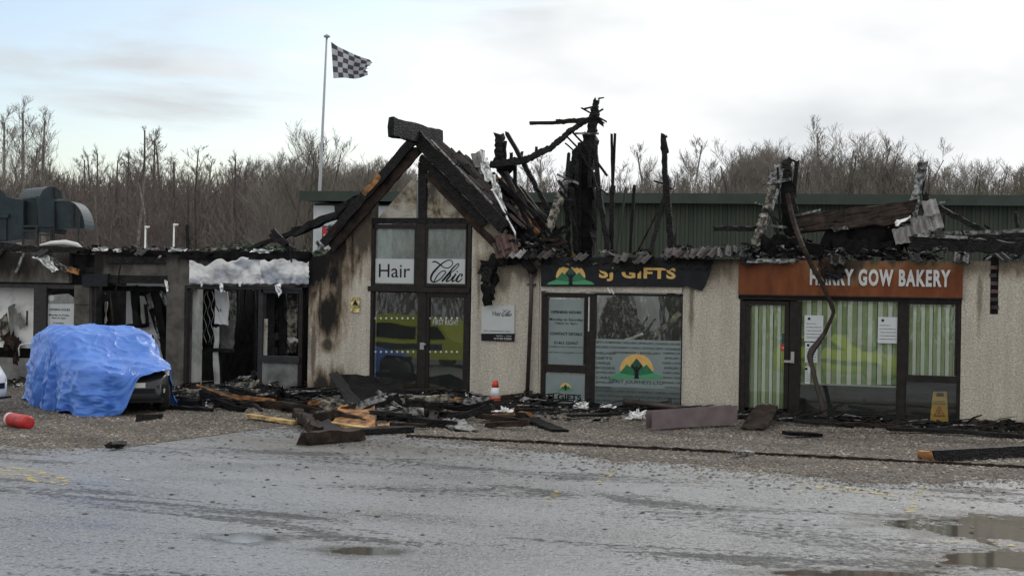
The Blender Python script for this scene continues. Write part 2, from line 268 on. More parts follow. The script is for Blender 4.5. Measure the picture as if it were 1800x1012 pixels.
M['duct'] = mat('blue_green_duct', (0.012, 0.024, 0.030), (0.026, 0.042, 0.05), 4, 0.42, 0.15, 12, spec=0.35, streak=False)
M['clad'] = mat('green_grey_cladding', (0.040, 0.050, 0.038), (0.068, 0.078, 0.060), 1.2, 0.6, 0.05, 8, spec=0.2, stretch=(1, 1, 0.25))
M['clad_trim'] = mat('green_trim', (0.035, 0.05, 0.040), (0.05, 0.065, 0.053), 2, 0.55, spec=0.25)
M['panel_white'] = mat('pale_billboard', (0.55, 0.58, 0.60), (0.66, 0.68, 0.69), 2, 0.6)
M['asphalt'] = asphaltmat()
M['concrete'] = mat('wet_concrete', (0.045, 0.042, 0.036), (0.15, 0.145, 0.13), 1.3, 0.32, 0.6, 45, rough2=0.6, lo=0.3, hi=0.7, stretch=(.6, 1.6, 1))
M['gravel_base'] = mat('gravel_bed', (0.045, 0.04, 0.034), (0.17, 0.15, 0.125), 40, 0.9, 1.0, 70)
M['stones'] = mat('gravel_stones', (0.2, 0.18, 0.15), attr='Col', rough=0.75)
M['water'] = mat('puddle_water', (0.03, 0.028, 0.024), (0.045, 0.042, 0.036), 2, 0.06, spec=0.5)
M['yline'] = mat('worn_yellow_line', (0.55, 0.43, 0.10), (0.62, 0.50, 0.16), 8, 0.6, alpha=(9, 0.50, 0.66))
M['wline'] = mat('worn_white_line', (0.6, 0.58, 0.5), None, rough=0.6, alpha=(9, 0.53, 0.66))
M['tarp'] = mat('blue_tarpaulin', (0.045, 0.15, 0.56), (0.10, 0.26, 0.72), 2.5, 0.42, 0.3, 2.2, lo=0.3, hi=0.7, vor='EDGE')
M['car_grey'] = mat('dark_grey_car_paint', (0.010, 0.011, 0.012), (0.018, 0.019, 0.02), 3, 0.35, coat=0.25)
M['car_white'] = mat('white_car_paint', (0.66, 0.68, 0.68), None, rough=0.3, coat=0.7)
M['tyre'] = mat('black_rubber', (0.012, 0.012, 0.012), (0.02, 0.02, 0.02), 9, 0.75)
M['lamp'] = mat('clear_lamp', (0.62, 0.64, 0.64), (0.8, 0.8, 0.8), 20, 0.15, metal=0.4)
M['bark_dark'] = mat('dark_bark', (0.055, 0.042, 0.036), (0.10, 0.078, 0.066), 3, 0.9)
M['bark_birch'] = mat('birch_bark', (0.14, 0.125, 0.11), (0.36, 0.33, 0.30), 2.5, 0.85, stretch=(1, 1, 4))
M['twig_purple'] = mat('purple_brown_twigs', (0.12, 0.098, 0.088), (0.185, 0.155, 0.14), 0.5, 0.9)
M['twig_grey'] = mat('grey_brown_twigs', (0.16, 0.14, 0.12), (0.24, 0.215, 0.185), 0.5, 0.9)
M['twig_olive'] = mat('olive_twigs', (0.15, 0.14, 0.105), (0.21, 0.195, 0.15), 0.5, 0.9)
M['hedge'] = mat('evergreen_leaf', (0.012, 0.03, 0.014), (0.035, 0.065, 0.03), 6, 0.7)
M['flag_dark'] = mat('flag_dark_grey', (0.07, 0.07, 0.08), (0.09, 0.09, 0.10), 5, 0.85)
M['flag_light'] = mat('flag_pale_grey', (0.48, 0.48, 0.52), (0.55, 0.55, 0.58), 5, 0.85)
M['pole'] = mat('grey_pole', (0.42, 0.43, 0.44), None, rough=0.4)
M['paper'] = mat('white_paper', (0.62, 0.65, 0.66), (0.68, 0.70, 0.71), 2, 0.7)
M['brass'] = mat('brass_plaque', (0.45, 0.34, 0.10), (0.68, 0.58, 0.28), 12, 0.35, metal=0.6)
M['hivis'] = mat('high_visibility_yellow', (0.60, 0.66, 0.06), None, rough=0.4)
M['blue'] = mat('dark_blue', (0.03, 0.04, 0.07), None, rough=0.4)
M['grass'] = mat('moss', (0.03, 0.045, 0.012), (0.06, 0.075, 0.02), 9, 0.9)

# ------------------------------------------------------------------ mesh building
def thing(name, loc, label, cat, group=None, rz=0.0):
    o = bpy.data.objects.new(name, None); col.objects.link(o); o.location = loc; o.rotation_euler = (0, 0, rz); o.empty_display_size = 0.3
    o['label'] = label; o['category'] = cat
    if group: o['group'] = group
    return o
def tag(o, label, cat, group=None):
    o['label'] = label; o['category'] = cat
    if group: o['group'] = group
    return o
def wloc(o):
    v = Vector((0, 0, 0))
    while o is not None: v = v + o.location; o = o.parent
    return v
class MB:
    def __init__(s): s.v = []; s.f = []; s.mi = []
    def add(s, vs, fs, mi=0):
        k = len(s.v); s.v.extend([tuple(p) for p in vs]); s.f.extend([tuple(i+k for i in f) for f in fs]); s.mi.extend([mi]*len(fs)); return s
    def box(s, x0, x1, y0, y1, z0, z1, mi=0):
        vs = [(x, y, z) for z in (z0, z1) for y in (y0, y1) for x in (x0, x1)]
        return s.add(vs, [(0, 2, 3, 1), (4, 5, 7, 6), (0, 1, 5, 4), (2, 6, 7, 3), (0, 4, 6, 2), (1, 3, 7, 5)], mi)
    def prism(s, pts, off, mi=0):
        n = len(pts); off = Vector(off); vs = [Vector(p) for p in pts]; vs += [p+off for p in vs]
        return s.add(vs, [tuple(range(n)), tuple(range(2*n-1, n-1, -1))] + [(i, n+i, n+(i+1) % n, (i+1) % n) for i in range(n)], mi)
    def tube(s, pts, rad, n=8, mi=0, flat=1.0):
        pts = [Vector(p) for p in pts]; k = len(pts); vs = []; fs = []
        if not hasattr(rad, '__len__'): rad = [rad]*k
        u = None
        for i, p in enumerate(pts):
            d = (pts[min(i+1, k-1)]-pts[max(i-1, 0)]).normalized()
            if u is None: u = d.orthogonal().normalized() if abs(d.y) > 0.9 else (Vector((0, -1, 0)) - d*d.dot(Vector((0, -1, 0)))).normalized()
            else: u = (u-d*u.dot(d)).normalized()
            q = d.cross(u)
            for j in range(n):
                a = 2*math.pi*j/n; vs.append(p+(u*math.cos(a)*flat+q*math.sin(a))*rad[i])
        for i in range(k-1):
            for j in range(n): fs.append((i*n+j, i*n+(j+1) % n, (i+1)*n+(j+1) % n, (i+1)*n+j))
        fs.append(tuple(range(n-1, -1, -1))); fs.append(tuple((k-1)*n+j for j in range(n)))
        return s.add(vs, fs, mi)
    def beam(s, p0, p1, w, d, rg=rng, jit=0.12, seg=None, t0=1.0, t1=1.0, splint=0.0, sag=0.0, mi=0):
        """a rough timber: w across the view, d in depth, jagged ends, eaten edges"""
        p0 = Vector(p0); p1 = Vector(p1); ax = p1-p0; ln = ax.length; ax = ax/ln
        u = Vector((0, -1, 0)) - ax*ax.dot(Vector((0, -1, 0)))
        u = u.normalized() if u.length > 0.05 else Vector((0, 0, 1)); q = ax.cross(u)
        seg = seg or max(4, min(16, int(ln/0.16))); prof = [(-1, -1), (0, -1), (1, -1), (1, 0), (1, 1), (0, 1), (-1, 1), (-1, 0)]
        vs = []; fs = []
        for i in range(seg+1):
            t = i/seg; sc_ = t0+(t1-t0)*t; c = p0+ax*(ln*t)+Vector((0, 0, -sag*4*t*(1-t)))+q*(rg.gauss(0, jit*w*0.35))
            for (a, b) in prof:
                o = 0.0
                if i in (0, seg): o = rg.uniform(-1, 1)*splint + rg.uniform(-0.3, 0.3)*w
                vs.append(c+q*(a*w*0.5*sc_*(1+rg.uniform(-jit, jit)))+u*(b*d*0.5*sc_*(1+rg.uniform(-jit, jit)))+ax*o)
        for i in range(seg):
            for j in range(8): fs.append((i*8+j, i*8+(j+1) % 8, (i+1)*8+(j+1) % 8, (i+1)*8+j))
        fs.append(tuple(range(7, -1, -1))); fs.append(tuple(seg*8+j for j in range(8)))
        return s.add(vs, fs, mi)
    def slab(s, c, th, rg=rng, n=6, rag=0.04, warp=0.03, mi=0):
        """a warped, rag-edged sheet from four corners (going round) with a thickness"""
        c = [Vector(p) for p in c]; nr = (c[1]-c[0]).cross(c[3]-c[0]).normalized(); vs = []; fs = []
        for k in (0, 1):
            for j in range(n+1):
                for i in range(n+1):
                    a, b = i/n, j/n; p = c[0]*(1-a)*(1-b)+c[1]*a*(1-b)+c[2]*a*b+c[3]*(1-a)*b
                    if k == 0:
                        if i in (0, n) or j in (0, n): p = p+Vector((rg.uniform(-1, 1), rg.uniform(-.4, .4), rg.uniform(-1, 1)))*rag
                        p = p+nr*rg.uniform(-1, 1)*warp; vs.append(p)
                    else: vs.append(vs[j*(n+1)+i]-nr*th)
        m_ = (n+1)*(n+1)
        for j in range(n):
            for i in range(n):
                q = j*(n+1)+i; fs.append((q, q+1, q+n+2, q+n+1)); fs.append((m_+q, m_+q+n+1, m_+q+n+2, m_+q+1))
        ring = [i for i in range(n)]+[n+j*(n+1) for j in range(n)]+[n*(n+1)+n-i for i in range(n)]+[(n-j)*(n+1) for j in range(n)]
        for i in range(len(ring)):
            a, b = ring[i], ring[(i+1) % len(ring)]; fs.append((a, m_+a, m_+b, b))
        return s.add(vs, fs, mi)
    def shard(s, c, size, rg=rng, flat=0.25, tilt=0.5, mi=0):
        e = Matrix.Rotation(rg.uniform(0, 6.28), 3, 'Z') @ Matrix.Rotation(rg.gauss(0, tilt), 3, 'X') @ Matrix.Rotation(rg.gauss(0, tilt), 3, 'Y')
        sx, sy, sz = size, size*rg.uniform(0.25, 0.8), size*flat*rg.uniform(0.4, 1.2); vs = []
        for z in (-1, 1):
            for y in (-1, 1):
                for x in (-1, 1):
                    vs.append(Vector(c)+e @ Vector((x*sx*rg.uniform(.6, 1.1)*.5, y*sy*rg.uniform(.6, 1.1)*.5, z*sz*rg.uniform(.6, 1.1)*.5)))
        return s.add(vs, [(0, 2, 3, 1), (4, 5, 7, 6), (0, 1, 5, 4), (2, 6, 7, 3), (0, 4, 6, 2), (1, 3, 7, 5)], mi)
    def build(s, name, mats, parent=None, smooth=False, kind=None, org=None):
        o0 = wloc(parent) if parent is not None else (Vector(org) if org is not None else Vector((0, 0, 0)))
        me = bpy.data.meshes.new(name); me.from_pydata([tuple(Vector(p)-o0) for p in s.v], [], s.f)
        for k in (mats if isinstance(mats, (list, tuple)) else [mats]): me.materials.append(M[k] if isinstance(k, str) else k)
        if any(s.mi): me.polygons.foreach_set('material_index', s.mi)
        if smooth: me.polygons.foreach_set('use_smooth', [True]*len(me.polygons))
        me.update()
        o = bpy.data.objects.new(name, me); col.objects.link(o)
        if parent is not None: o.parent = parent
        else: o.location = o0
        if kind: o['kind'] = kind
        return o
def autobase(mb):
    xs = [p[0] for p in mb.v]; ys = [p[1] for p in mb.v]; zs = [p[2] for p in mb.v]
    return ((min(xs)+max(xs))/2, (min(ys)+max(ys))/2, min(zs))
def solo(mb, name, mats, label, cat, group=None, smooth=False):
    return tag(mb.build(name, mats, None, smooth, org=autobase(mb)), label, cat, group)
def box(name, mt, parent, *a): return MB().box(*a).build(name, mt, parent)
TILT = math.tan(R(0.8))
def rbox(name, mt, parent, px, y0, y1):
    if name == 'pane':      # glazing leans back slightly in its rebate
        x0, x1, z0, z1 = rect(*px, y0); b = MB().box(x0, x1, y0, y1, z0, z1); zc = (z0+z1)/2
        b.v = [(x, y+(z-zc)*TILT, z) for x, y, z in b.v]; return b.build(name, mt, parent)
    return rbox_(name, mt, parent, px, y0, y1)
def rbox_(name, mt, parent, px, y0, y1):     # a box whose front outline is a rectangle in the photo, front face at depth y0
    x0, x1, z0, z1 = rect(*px, y0); return MB().box(x0, x1, y0, y1, z0, z1).build(name, mt, parent)
def txt(s, x0, x1, z0, z1, y, mt, parent, bold=0.0, name='lettering', ex=0.003, local=False, sp=1.0):
    c = bpy.data.curves.new('t', 'FONT'); c.body = s; c.offset = bold; c.resolution_u = 3; c.extrude = 0.01; c.space_character = sp
    o = bpy.data.objects.new('t', c); col.objects.link(o)
    dg = bpy.context.evaluated_depsgraph_get(); me = bpy.data.meshes.new_from_object(o.evaluated_get(dg))
    bpy.data.objects.remove(o); bpy.data.curves.remove(c)
    P = [v.co.copy() for v in me.vertices]
    ax, bx = min(p.x for p in P), max(p.x for p in P); ay, by = min(p.y for p in P), max(p.y for p in P)
    o0 = Vector((0, 0, 0)) if local else wloc(parent)
    for v, p in zip(me.vertices, P):
        v.co = Vector((x0+(p.x-ax)/(bx-ax)*(x1-x0), y-(ex if p.z > 0 else 0.0), z0+(p.y-ay)/(by-ay)*(z1-z0)))-o0
    me.materials.clear(); me.materials.append(M[mt]); me.name = name
    ob = bpy.data.objects.new(name, me); col.objects.link(ob); ob.parent = parent; return ob
def ptxt(s, px, Y, mt, parent, bold=0.0, name='lettering', ex=0.003, sp=1.0):
    x0, x1, z0, z1 = rect(*px, Y); return txt(s, x0, x1, z0, z1, Y, mt, parent, bold, name, ex, False, sp)
def poly(name, pxs, Y, th, mt, parent):      # photo outline -> plate of thickness th on plane Y
    return MB().prism([at(a, b, Y) for a, b in pxs], (0, th, 0)).build(name, mt, parent)
def struct(mb, name, mats, smooth=False):
    o = mb.build(name, mats, None, smooth); o['kind'] = 'structure'; return o
def T(px0, py0, px1, py1, w, Y0, Y1=None, jit=0.14, d=None, **k):
    Y1 = Y0 if Y1 is None else Y1; a, b = at(px0, py0, Y0), at(px1, py1, Y1); wm = w/ppm(a)
    return MB().beam(a, b, wm, d or wm*0.8, jit=jit, **k)

# ================================================================== SETTING
g = MB(); S = 900.0
g.add([(-S, -S, 0), (S, -S, 0), (S, S, 0), (-S, S, 0)], [(0, 1, 2, 3)])
struct(g, 'car_park', 'asphalt')
def sheet(name, pxs, z, mt, rag=0.0, sub=6, seed=1):
    rg = random.Random(seed); pts = []
    for i in range(len(pxs)):
        a, b = Vector(gnd(*pxs[i], z)), Vector(gnd(*pxs[(i+1) % len(pxs)], z)); ln = (b-a).length
        for k in range(sub):
            p = a.lerp(b, k/sub); pts.append(p+Vector((rg.uniform(-1, 1), rg.uniform(-1, 1), 0))*rag*min(1, ln*0.3))
    o = MB().add(pts, [tuple(range(len(pts)))]); return struct(o, name, mt)
GRAVEL = [(-1300, 752), (-260, 772), (60, 792), (230, 785), (400, 762), (470, 752), (720, 768), (900, 792), (1100, 812), (1300, 830), (1500, 850), (1650, 852), (1800, 846), (2050, 850)]
gp = [gnd(a, b) for a, b in GRAVEL]
_rg = random.Random(3); _gp = []
for i in range(len(gp)-1):
    n_ = max(2, int((gp[i+1]-gp[i]).length/0.10)) if i else 4
    for k in range(n_):
        p = gp[i].lerp(gp[i+1], k/n_); _gp.append(Vector((p.x, p.y+0.30*mnoise.noise(Vector((p.x*1.3, p.y, 2)))+0.16*mnoise.noise(Vector((p.x*4, p.y, 5)))+_rg.uniform(-.06, .06), 0)))
_gp.append(gp[-1]); gp = _gp
poly_g = [Vector((p.x, p.y, 0.005)) for p in gp] + [Vector((gp[-1].x, 0.3, 0.005)), Vector((gp[0].x, 0.3, 0.005))]
bed_ = [Vector((p.x, min(.2, p.y+.30+.3*mnoise.noise(Vector((p.x*2.3, 9, 1)))), .005)) if i < len(gp) else p for i, p in enumerate(poly_g)]
struct(MB().add(bed_, [tuple(range(len(bed_)))]), 'gravel_bed', 'gravel_base')
apron = [(395, 790), (480, 758), (620, 745), (765, 768), (690, 812), (560, 806)]
def inpoly(x, y, P):
    c = False; j = len(P)-1
    for i in range(len(P)):
        if (P[i].y > y) != (P[j].y > y) and x < (P[j].x-P[i].x)*(y-P[i].y)/(P[j].y-P[i].y)+P[i].x: c = not c
        j = i
    return c
AP = [gnd(a, b) for a, b in apron]
def stones(name, n, sampler, smin, smax, palette, mt, z0=0.0, seed=3, flat=0.6):
    rg = random.Random(seed); V = []; Fc = []; C = []
    for _ in range(n):
        q = sampler(rg)
        if q is None: continue
        x, y = q[0], q[1]; zz = q[2] if len(q) > 2 else z0
        s_ = rg.uniform(smin, smax); a = rg.uniform(0, 6.28); ca, sa = math.cos(a), math.sin(a); e = rg.uniform(0.5, 1.0); h = s_*flat*rg.uniform(.6, 1.1); k = len(V)
        for (lx, ly, lz) in ((s_, 0, 0.3*h), (0, s_*e, 0.35*h), (-s_, 0, 0.3*h), (0, -s_*e, 0.3*h), (0.1*s_, 0.1*s_, h)):
            V.append((x+lx*ca-ly*sa, y+lx*sa+ly*ca, zz+lz))
        for i in range(4): Fc.append((k+i, k+(i+1) % 4, k+4))
        c = rg.choice(palette); v = rg.uniform(0.6, 1.1)*(0.95+0.75*mnoise.noise(Vector((x*.9, y*1.6, 3)))); C.extend([(c[0]*v, c[1]*v, c[2]*v, 1)]*5)
    me = bpy.data.meshes.new(name); me.from_pydata(V, [], Fc); me.materials.append(M[mt])
    ca_ = me.color_attributes.new('Col', 'FLOAT_COLOR', 'POINT'); ca_.data.foreach_set('color', [q for c in C for q in c])
    o = bpy.data.objects.new(name, me); col.objects.link(o); o['kind'] = 'stuff'; return o
gx0, gx1 = -13.5, 11.0; gy0 = min(p.y for p in gp)
kb0, kb1 = gnd(715, 768), gnd(1850, 826)
def s_gravel(rg):
    for _ in range(6):
        x, y = rg.uniform(gx0, gx1), rg.uniform(gy0-1.2, 0.0)
        if inpoly(x, y, poly_g) and not inpoly(x, y, AP): return (x, y)
        if rg.random() < 0.5 and inpoly(x, y+1.5*rg.random()**2.5, poly_g): return (x, y)
        if rg.random() < 0.03 and inpoly(x, y+1.6*rg.random(), poly_g): return (x, y)
    return None
st = stones('gravel', 85000, s_gravel, 0.014, 0.030, [(0.20, 0.17, 0.13), (0.28, 0.25, 0.20), (0.15, 0.12, 0.095), (0.24, 0.19, 0.14), (0.11, 0.10, 0.09), (0.36, 0.33, 0.28), (0.06, 0.055, 0.05), (0.20, 0.125, 0.095)], 'stones', 0.004)
tag(st, 'brown and buff loose gravel strip along the front of the shops', 'gravel')
def s_frag(rg):
    x = rg.uniform(-14, 12); d = rg.expovariate(1/2.6); y = -0.9-d+(0.14*(1 if x > 0 else 0)*-x*0.8)
    return (x, y, 0.001)
fr = stones('char_fragments', 14000, s_frag, 0.010, 0.042, [(0.012, 0.012, 0.012), (0.02, 0.018, 0.017), (0.03, 0.028, 0.027), (0.14, 0.13, 0.12), (0.008, 0.008, 0.008)], 'stones', 0.001, 9, 0.35)
tag(fr, 'small black bits of char scattered over the wet asphalt', 'debris')
# timber edging of the gravel strip
eb = MB(); nseg = 9
edge = thing('gravel_edging', kb0, 'long thin dark timber edging crossing the gravel in front of the shops', 'edging')
for i in range(nseg):
    a, b = kb0.lerp(kb1, i/nseg), kb0.lerp(kb1, (i+0.985)/nseg); dz = Vector((0, 0, 0.03))
    MB().beam(a+dz*.6, b+dz*.6, 0.045, 0.04, jit=0.25, seg=12).build('edging_board', 'char_brown', edge)
# puddles, worn paint
for pp in [[(1612, 853), (1632, 853), (1610, 905), (1588, 905)], [(1440, 850), (1520, 858), (1575, 868), (1570, 874), (1505, 865), (1430, 858)], [(1068, 826), (1085, 828), (1062, 846), (1048, 846)], [(975, 862), (992, 864), (968, 882), (955, 880)],
           [(0, 818), (60, 824), (140, 842), (110, 852), (0, 838)], [(1405, 850), (1420, 850), (1412, 866), (1400, 866)], [(1630, 947), (1830, 957), (1830, 961), (1625, 951)]]:
    sheet('yellow_marking', pp, 0.0065, 'yline', 0.0, 2)
for pp in [[(150, 836), (350, 847), (350, 850), (150, 839)], [(345, 974), (372, 972), (380, 978), (350, 980)]]:
    sheet('white_marking', pp, 0.0065, 'wline', 0.0, 2)

# ================================================================== REAR CLAD BUILDING
ra, rb = atz(552, 336, 46.0), atz(1860, 347, 42.5); ra.z = rb.z = (ra.z+rb.z)/2
dirv = Vector((rb.x-ra.x, rb.y-ra.y, 0)); LN = dirv.length; rz = math.atan2(dirv.y, dirv.x); HT = ra.z
rear = thing('clad_warehouse', (ra.x, ra.y, 0), 'long green-grey ribbed metal building behind the burnt shops', 'building', rz=rz)
def lpart(mb, name, mt, par): return place(mb, name, mt, par)
def place(mb, name, mt, par):
    me = bpy.data.meshes.new(name); me.from_pydata([tuple(p) for p in mb.v], [], mb.f)
    for k in (mt if isinstance(mt, (list, tuple)) else [mt]): me.materials.append(M[k])
    if any(mb.mi): me.polygons.foreach_set('material_index', mb.mi)
    o = bpy.data.objects.new(name, me); col.objects.link(o); o.parent = par; return o
prof = []
for k in range(4):
    b = k*0.25; prof += [(b, 0), (b+0.13, 0), (b+0.155, -0.045), (b+0.225, -0.045)]
prof.append((1.0, 0)); sm = MB(); n = len(prof)
vs = [(x, y, z) for z in (0, HT-0.25) for x, y in prof]; sm.add(vs, [(i, i+1, n+i+1, n+i) for i in range(n-1)])
first = None; k = 3.75; xs = []
cnt = int((LN-2.6)/1.0)
for i in range(cnt):
    if first is None: first = place(sm, 'cladding_sheet', 'clad', rear); o = first
    else: o = first.copy(); col.objects.link(o); o.parent = rear
    o.location = (2.6+i*1.0, 0, 0)
place(MB().box(-0.0, LN, 0.1, 12, 0.0, HT-0.35), 'wall', 'clad', rear)
place(MB().box(-0.28, LN, -0.42, 12.2, HT-0.27, HT-0.06).box(-0.32, LN, -0.47, -0.40, HT-0.30, HT+0.0).prism([(-0.28, -0.3, HT-0.06), (-0.28, 12.2, HT-0.06), (-0.28, 6, HT+0.22)], (LN, 0, 0)), 'roof', 'clad_trim', rear)
place(MB().box(0.0, 2.58, -0.02, 0.095, 0.1, HT-0.42), 'white_panel', 'panel_white', rear)
rs = thing('red_wall_sign', (0, 0, 0), 'small red sign with white letters INVE on the white panel behind the gable', 'sign')
zz = 45.4
pc = [atz(568, 398, zz), atz(620, 398, zz), atz(620, 425, zz), atz(568, 425, zz)]
nrm = Vector((math.sin(rz), -math.cos(rz), 0)); rs.location = (pc[0].x, pc[0].y, pc[3].z); rs.rotation_euler = (0, 0, rz)
W_, H_ = (pc[1]-pc[0]).length, (pc[0]-pc[3]).length
place(MB().box(0, W_, -0.04, 0.0, 0, H_), 'board', 'red', rs)
place(MB().box(-0.02, W_+.02, -0.03, 0.004, -0.02, H_+0.02), 'border', 'ink', rs)
txt('INVES', 0.04, W_*0.98, 0.12*H_, 0.50*H_, -0.042, 'letter_white', rs, 0.03, local=True)

# ================================================================== FLAGPOLE AND FLAG
p0, p1 = atz(562, 334, 48.5), atz(574.5, 66, 48.5); p0 = Vector((p0.x, p0.y, 0)) + (p0-p1)*0.0
base = atz(562, 334, 48.5)
fp = thing('flagpole', (base.x, base.y, 0), 'tall thin pale flagpole rising behind the clad building', 'flagpole')
lo = base + (base-p1).normalized()*(base.z/((p1-base).normalized().z)); lo.z = 0
MB().tube([lo, base, p1], [0.06, 0.052, 0.036], 10).build('pole', 'pole', fp, True)
MB().tube([p1, p1+Vector((0, 0, 0.05)), p1+Vector((0, 0, 0.10))], [0.10, 0.11, 0.03], 12).build('finial', 'pole', fp, True)
fc = [atz(582, 74, 48.3), atz(652, 108, 48.3), atz(650, 136, 48.3), atz(586, 138, 48.3)]
nu, nv = 28, 24; fm = MB(); vs = []
for j in range(nv+1):
    for i in range(nu+1):
        a, b = i/nu, j/nv
        p = fc[0]*(1-a)*(1-b)+fc[1]*a*(1-b)+fc[2]*a*b+fc[3]*(1-a)*b
        p = p + FWD*(0.14*math.sin(a*9+b*2)*a**.5) + Vector((0, 0, 0.05*math.sin(a*7+1.3)*a)) + RGT0*(0.06*math.sin(b*6+0.5)*a)
        if a > 0.93: p = p - RGT0*rng.uniform(0, 0.16)*(1.3 if 0.25 < b < 0.75 else 0.4)
        if b in (0.0, ): p = p - Vector((0, 0, 0.1*math.sin(a*3.1)))
        vs.append(p)
fm.v = [tuple(p) for p in vs]
for j in range(nv):
    for i in range(nu):
        q = j*(nu+1)+i; fm.f.append((q, q+1, q+nu+2, q+nu+1)); fm.mi.append(((i//4)+(j//4)) % 2)
solo(fm, 'chequered_flag', ['flag_dark', 'flag_light'], 'grey and white chequered flag flying from the tall pole', 'flag', smooth=True)

# ================================================================== TREES
def grow(rg, H, style):
    segs = []   # (p0,p1,r0,r1,level)
    def branch(p, d, ln, r, lev, maxlev):
        n = 4 if lev == 0 else 3
        q = p; dd = d
        pts = [p]
        for i in range(n):
            wob = (0.05 if lev == 0 else 0.16)
            dd = (dd+Vector((rg.gauss(0, wob), rg.gauss(0, wob), rg.gauss(0.02 if lev else 0, wob*0.5)+(0.10 if lev else 0)))).normalized()
            nx = q+dd*(ln/n); r1 = r*(1-(i+1)/n*0.72); segs.append((q, nx, r*(1-i/n*0.72), r1, lev)); q = nx; pts.append(q)
        if lev >= maxlev: return
        if lev == 0:
            cnt = style['n0']
            for k in range(cnt):
                t = style['clear']+(1-style['clear'])*(k+rg.random())/cnt; t = min(t, 0.99); i = min(int(t*n), n-1); b = pts[i].lerp(pts[i+1], t*n-i)
                a = rg.uniform(0, 6.28); up = style['up']
                nd = Vector((math.cos(a), math.sin(a), up+rg.uniform(-.25, .35))).normalized()
                branch(b, nd, H*style['spread']*(1.15-0.85*t)*rg.uniform(.7, 1.2), max(r*(1-t*0.75)*0.26, 0.010), 1, maxlev)
        else:
            cnt = style['n1'] if lev == 1 else style['n2']
            for k in range(cnt):
                t = rg.uniform(0.2, 1.0); i = min(int(t*n), n-1); b = pts[i].lerp(pts[i+1], t*n-i)
                nd = (dd*0.9+Vector((rg.gauss(0, .55), rg.gauss(0, .55), rg.gauss(0.35, .35)))).normalized()
                branch(b, nd, ln*rg.uniform(.35, .62), max(r*0.5, 0.005), lev+1, maxlev)
    for s_ in range(style.get('stems', 1)):
        lean = Vector((rg.gauss(0, .16), rg.gauss(0, .16), 1)).normalized() if style.get('stems', 1) > 1 else Vector((rg.gauss(0, .03), rg.gauss(0, .03), 1)).normalized()
        branch(Vector((rg.gauss(0, .12), rg.gauss(0, .12), -0.05)) if style.get('stems', 1) > 1 else Vector((0, 0, -0.05)), lean, H*rg.uniform(0.85, 1.0), style['r'], 0, 3)
    return segs
def segmesh(name, segs, mt, rmin):
    V = []; Fc = []
    for (a, b, r0, r1, lev) in segs:
        d = (b-a)
        if d.length < 1e-4: continue
        d.normalize(); u = d.orthogonal().normalized(); q = d.cross(u); k = len(V); nn = 6 if lev == 0 else 3
        for (c, r) in ((a, max(r0, rmin)), (b, max(r1, rmin*0.7))):
            for j in range(nn):
                t = 2*math.pi*j/nn; V.append(tuple(c+(u*math.cos(t)+q*math.sin(t))*r))
        for j in range(nn): Fc.append((k+j, k+(j+1) % nn, k+nn+(j+1) % nn, k+nn+j))
    me = bpy.data.meshes.new(name); me.from_pydata(V, [], Fc); me.materials.append(M[mt]); return me
STY = {
 'slender': dict(n0=26, clear=0.25, up=0.9, spread=0.17, n1=8, n2=7, r=0.10),
 'birch':   dict(n0=24, clear=0.32, up=1.0, spread=0.22, n1=8, n2=7, r=0.11),
 'round':   dict(n0=11, clear=0.12, up=1.2, spread=0.34, n1=9, n2=8, r=0.065, stems=5),
 'spire':   dict(n0=34, clear=0.12, up=0.35, spread=0.17, n1=6, n2=5, r=0.10),
 'tall':    dict(n0=20, clear=0.40, up=1.5, spread=0.24, n1=8, n2=6, r=0.12),
}
PROTO = []
for i, (sty, tw, bk) in enumerate([('slender', 'twig_purple', 'bark_dark'), ('birch', 'twig_purple', 'bark_birch'), ('round', 'twig_grey', 'bark_dark'), ('round', 'twig_olive', 'bark_dark'), ('spire', 'twig_purple', 'bark_dark'), ('tall', 'twig_grey', 'bark_birch'), ('slender', 'twig_olive', 'bark_birch'), ('birch', 'twig_grey', 'bark_birch'), ('slender', 'twig_purple', 'bark_birch')]):
    rg = random.Random(100+i); sg = grow(rg, 10.0, STY[sty])
    PROTO.append((segmesh('trunk', [s_ for s_ in sg if s_[4] == 0], bk, 0.03), segmesh('crown', [s_ for s_ in sg if s_[4] > 0], tw, 0.0055), sty))
DESC = {'slender': 'slender bare tree in the brown winter wood behind the shops', 'birch': 'bare birch with a pale trunk in the wood behind the shops', 'round': 'bushy many-stemmed bare tree behind the shops', 'spire': 'narrow pointed bare larch in the wood behind the shops', 'tall': 'tall open bare tree with upswept limbs behind the shops'}
def tree(px, Z, top, kind, label=None, group=None, wide=1.0):
    tr, cr_, sty = PROTO[kind]; p = atz(px, HOR, Z); tp = atz(px, top, Z).z
    s_ = max(3.0, tp)/10.0*1.04
    nm = {'slender': 'bare_tree', 'birch': 'birch_tree', 'round': 'bushy_bare_tree', 'spire': 'larch_tree', 'tall': 'tall_bare_tree'}[sty]
    wh = 'at the far left' if px < 230 else 'between ducts and flagpole' if px < 420 else 'left of the flagpole' if px < 560 else 'between flagpole and gable' if px < 720 else 'behind the charred tower' if px < 1230 else 'above the bakery' if px < 1560 else 'at the far right'
    o = thing(nm, (p.x, p.y, 0), label or DESC[sty].replace('behind the shops', wh), 'tree', group or ('individual trees of the wood' if label else nm.replace('_', ' ')+'s '+wh), rng.uniform(0, 6.28)); wide *= rng.uniform(1.1, 1.5); o.scale = (s_*wide, s_*wide, s_)
    pass
    for me, nn in ((tr, 'trunk'), (cr_, 'crown')):
        c = bpy.data.objects.new(nn, me); col.objects.link(c); c.parent = o
    return o
rng = random.Random(21)
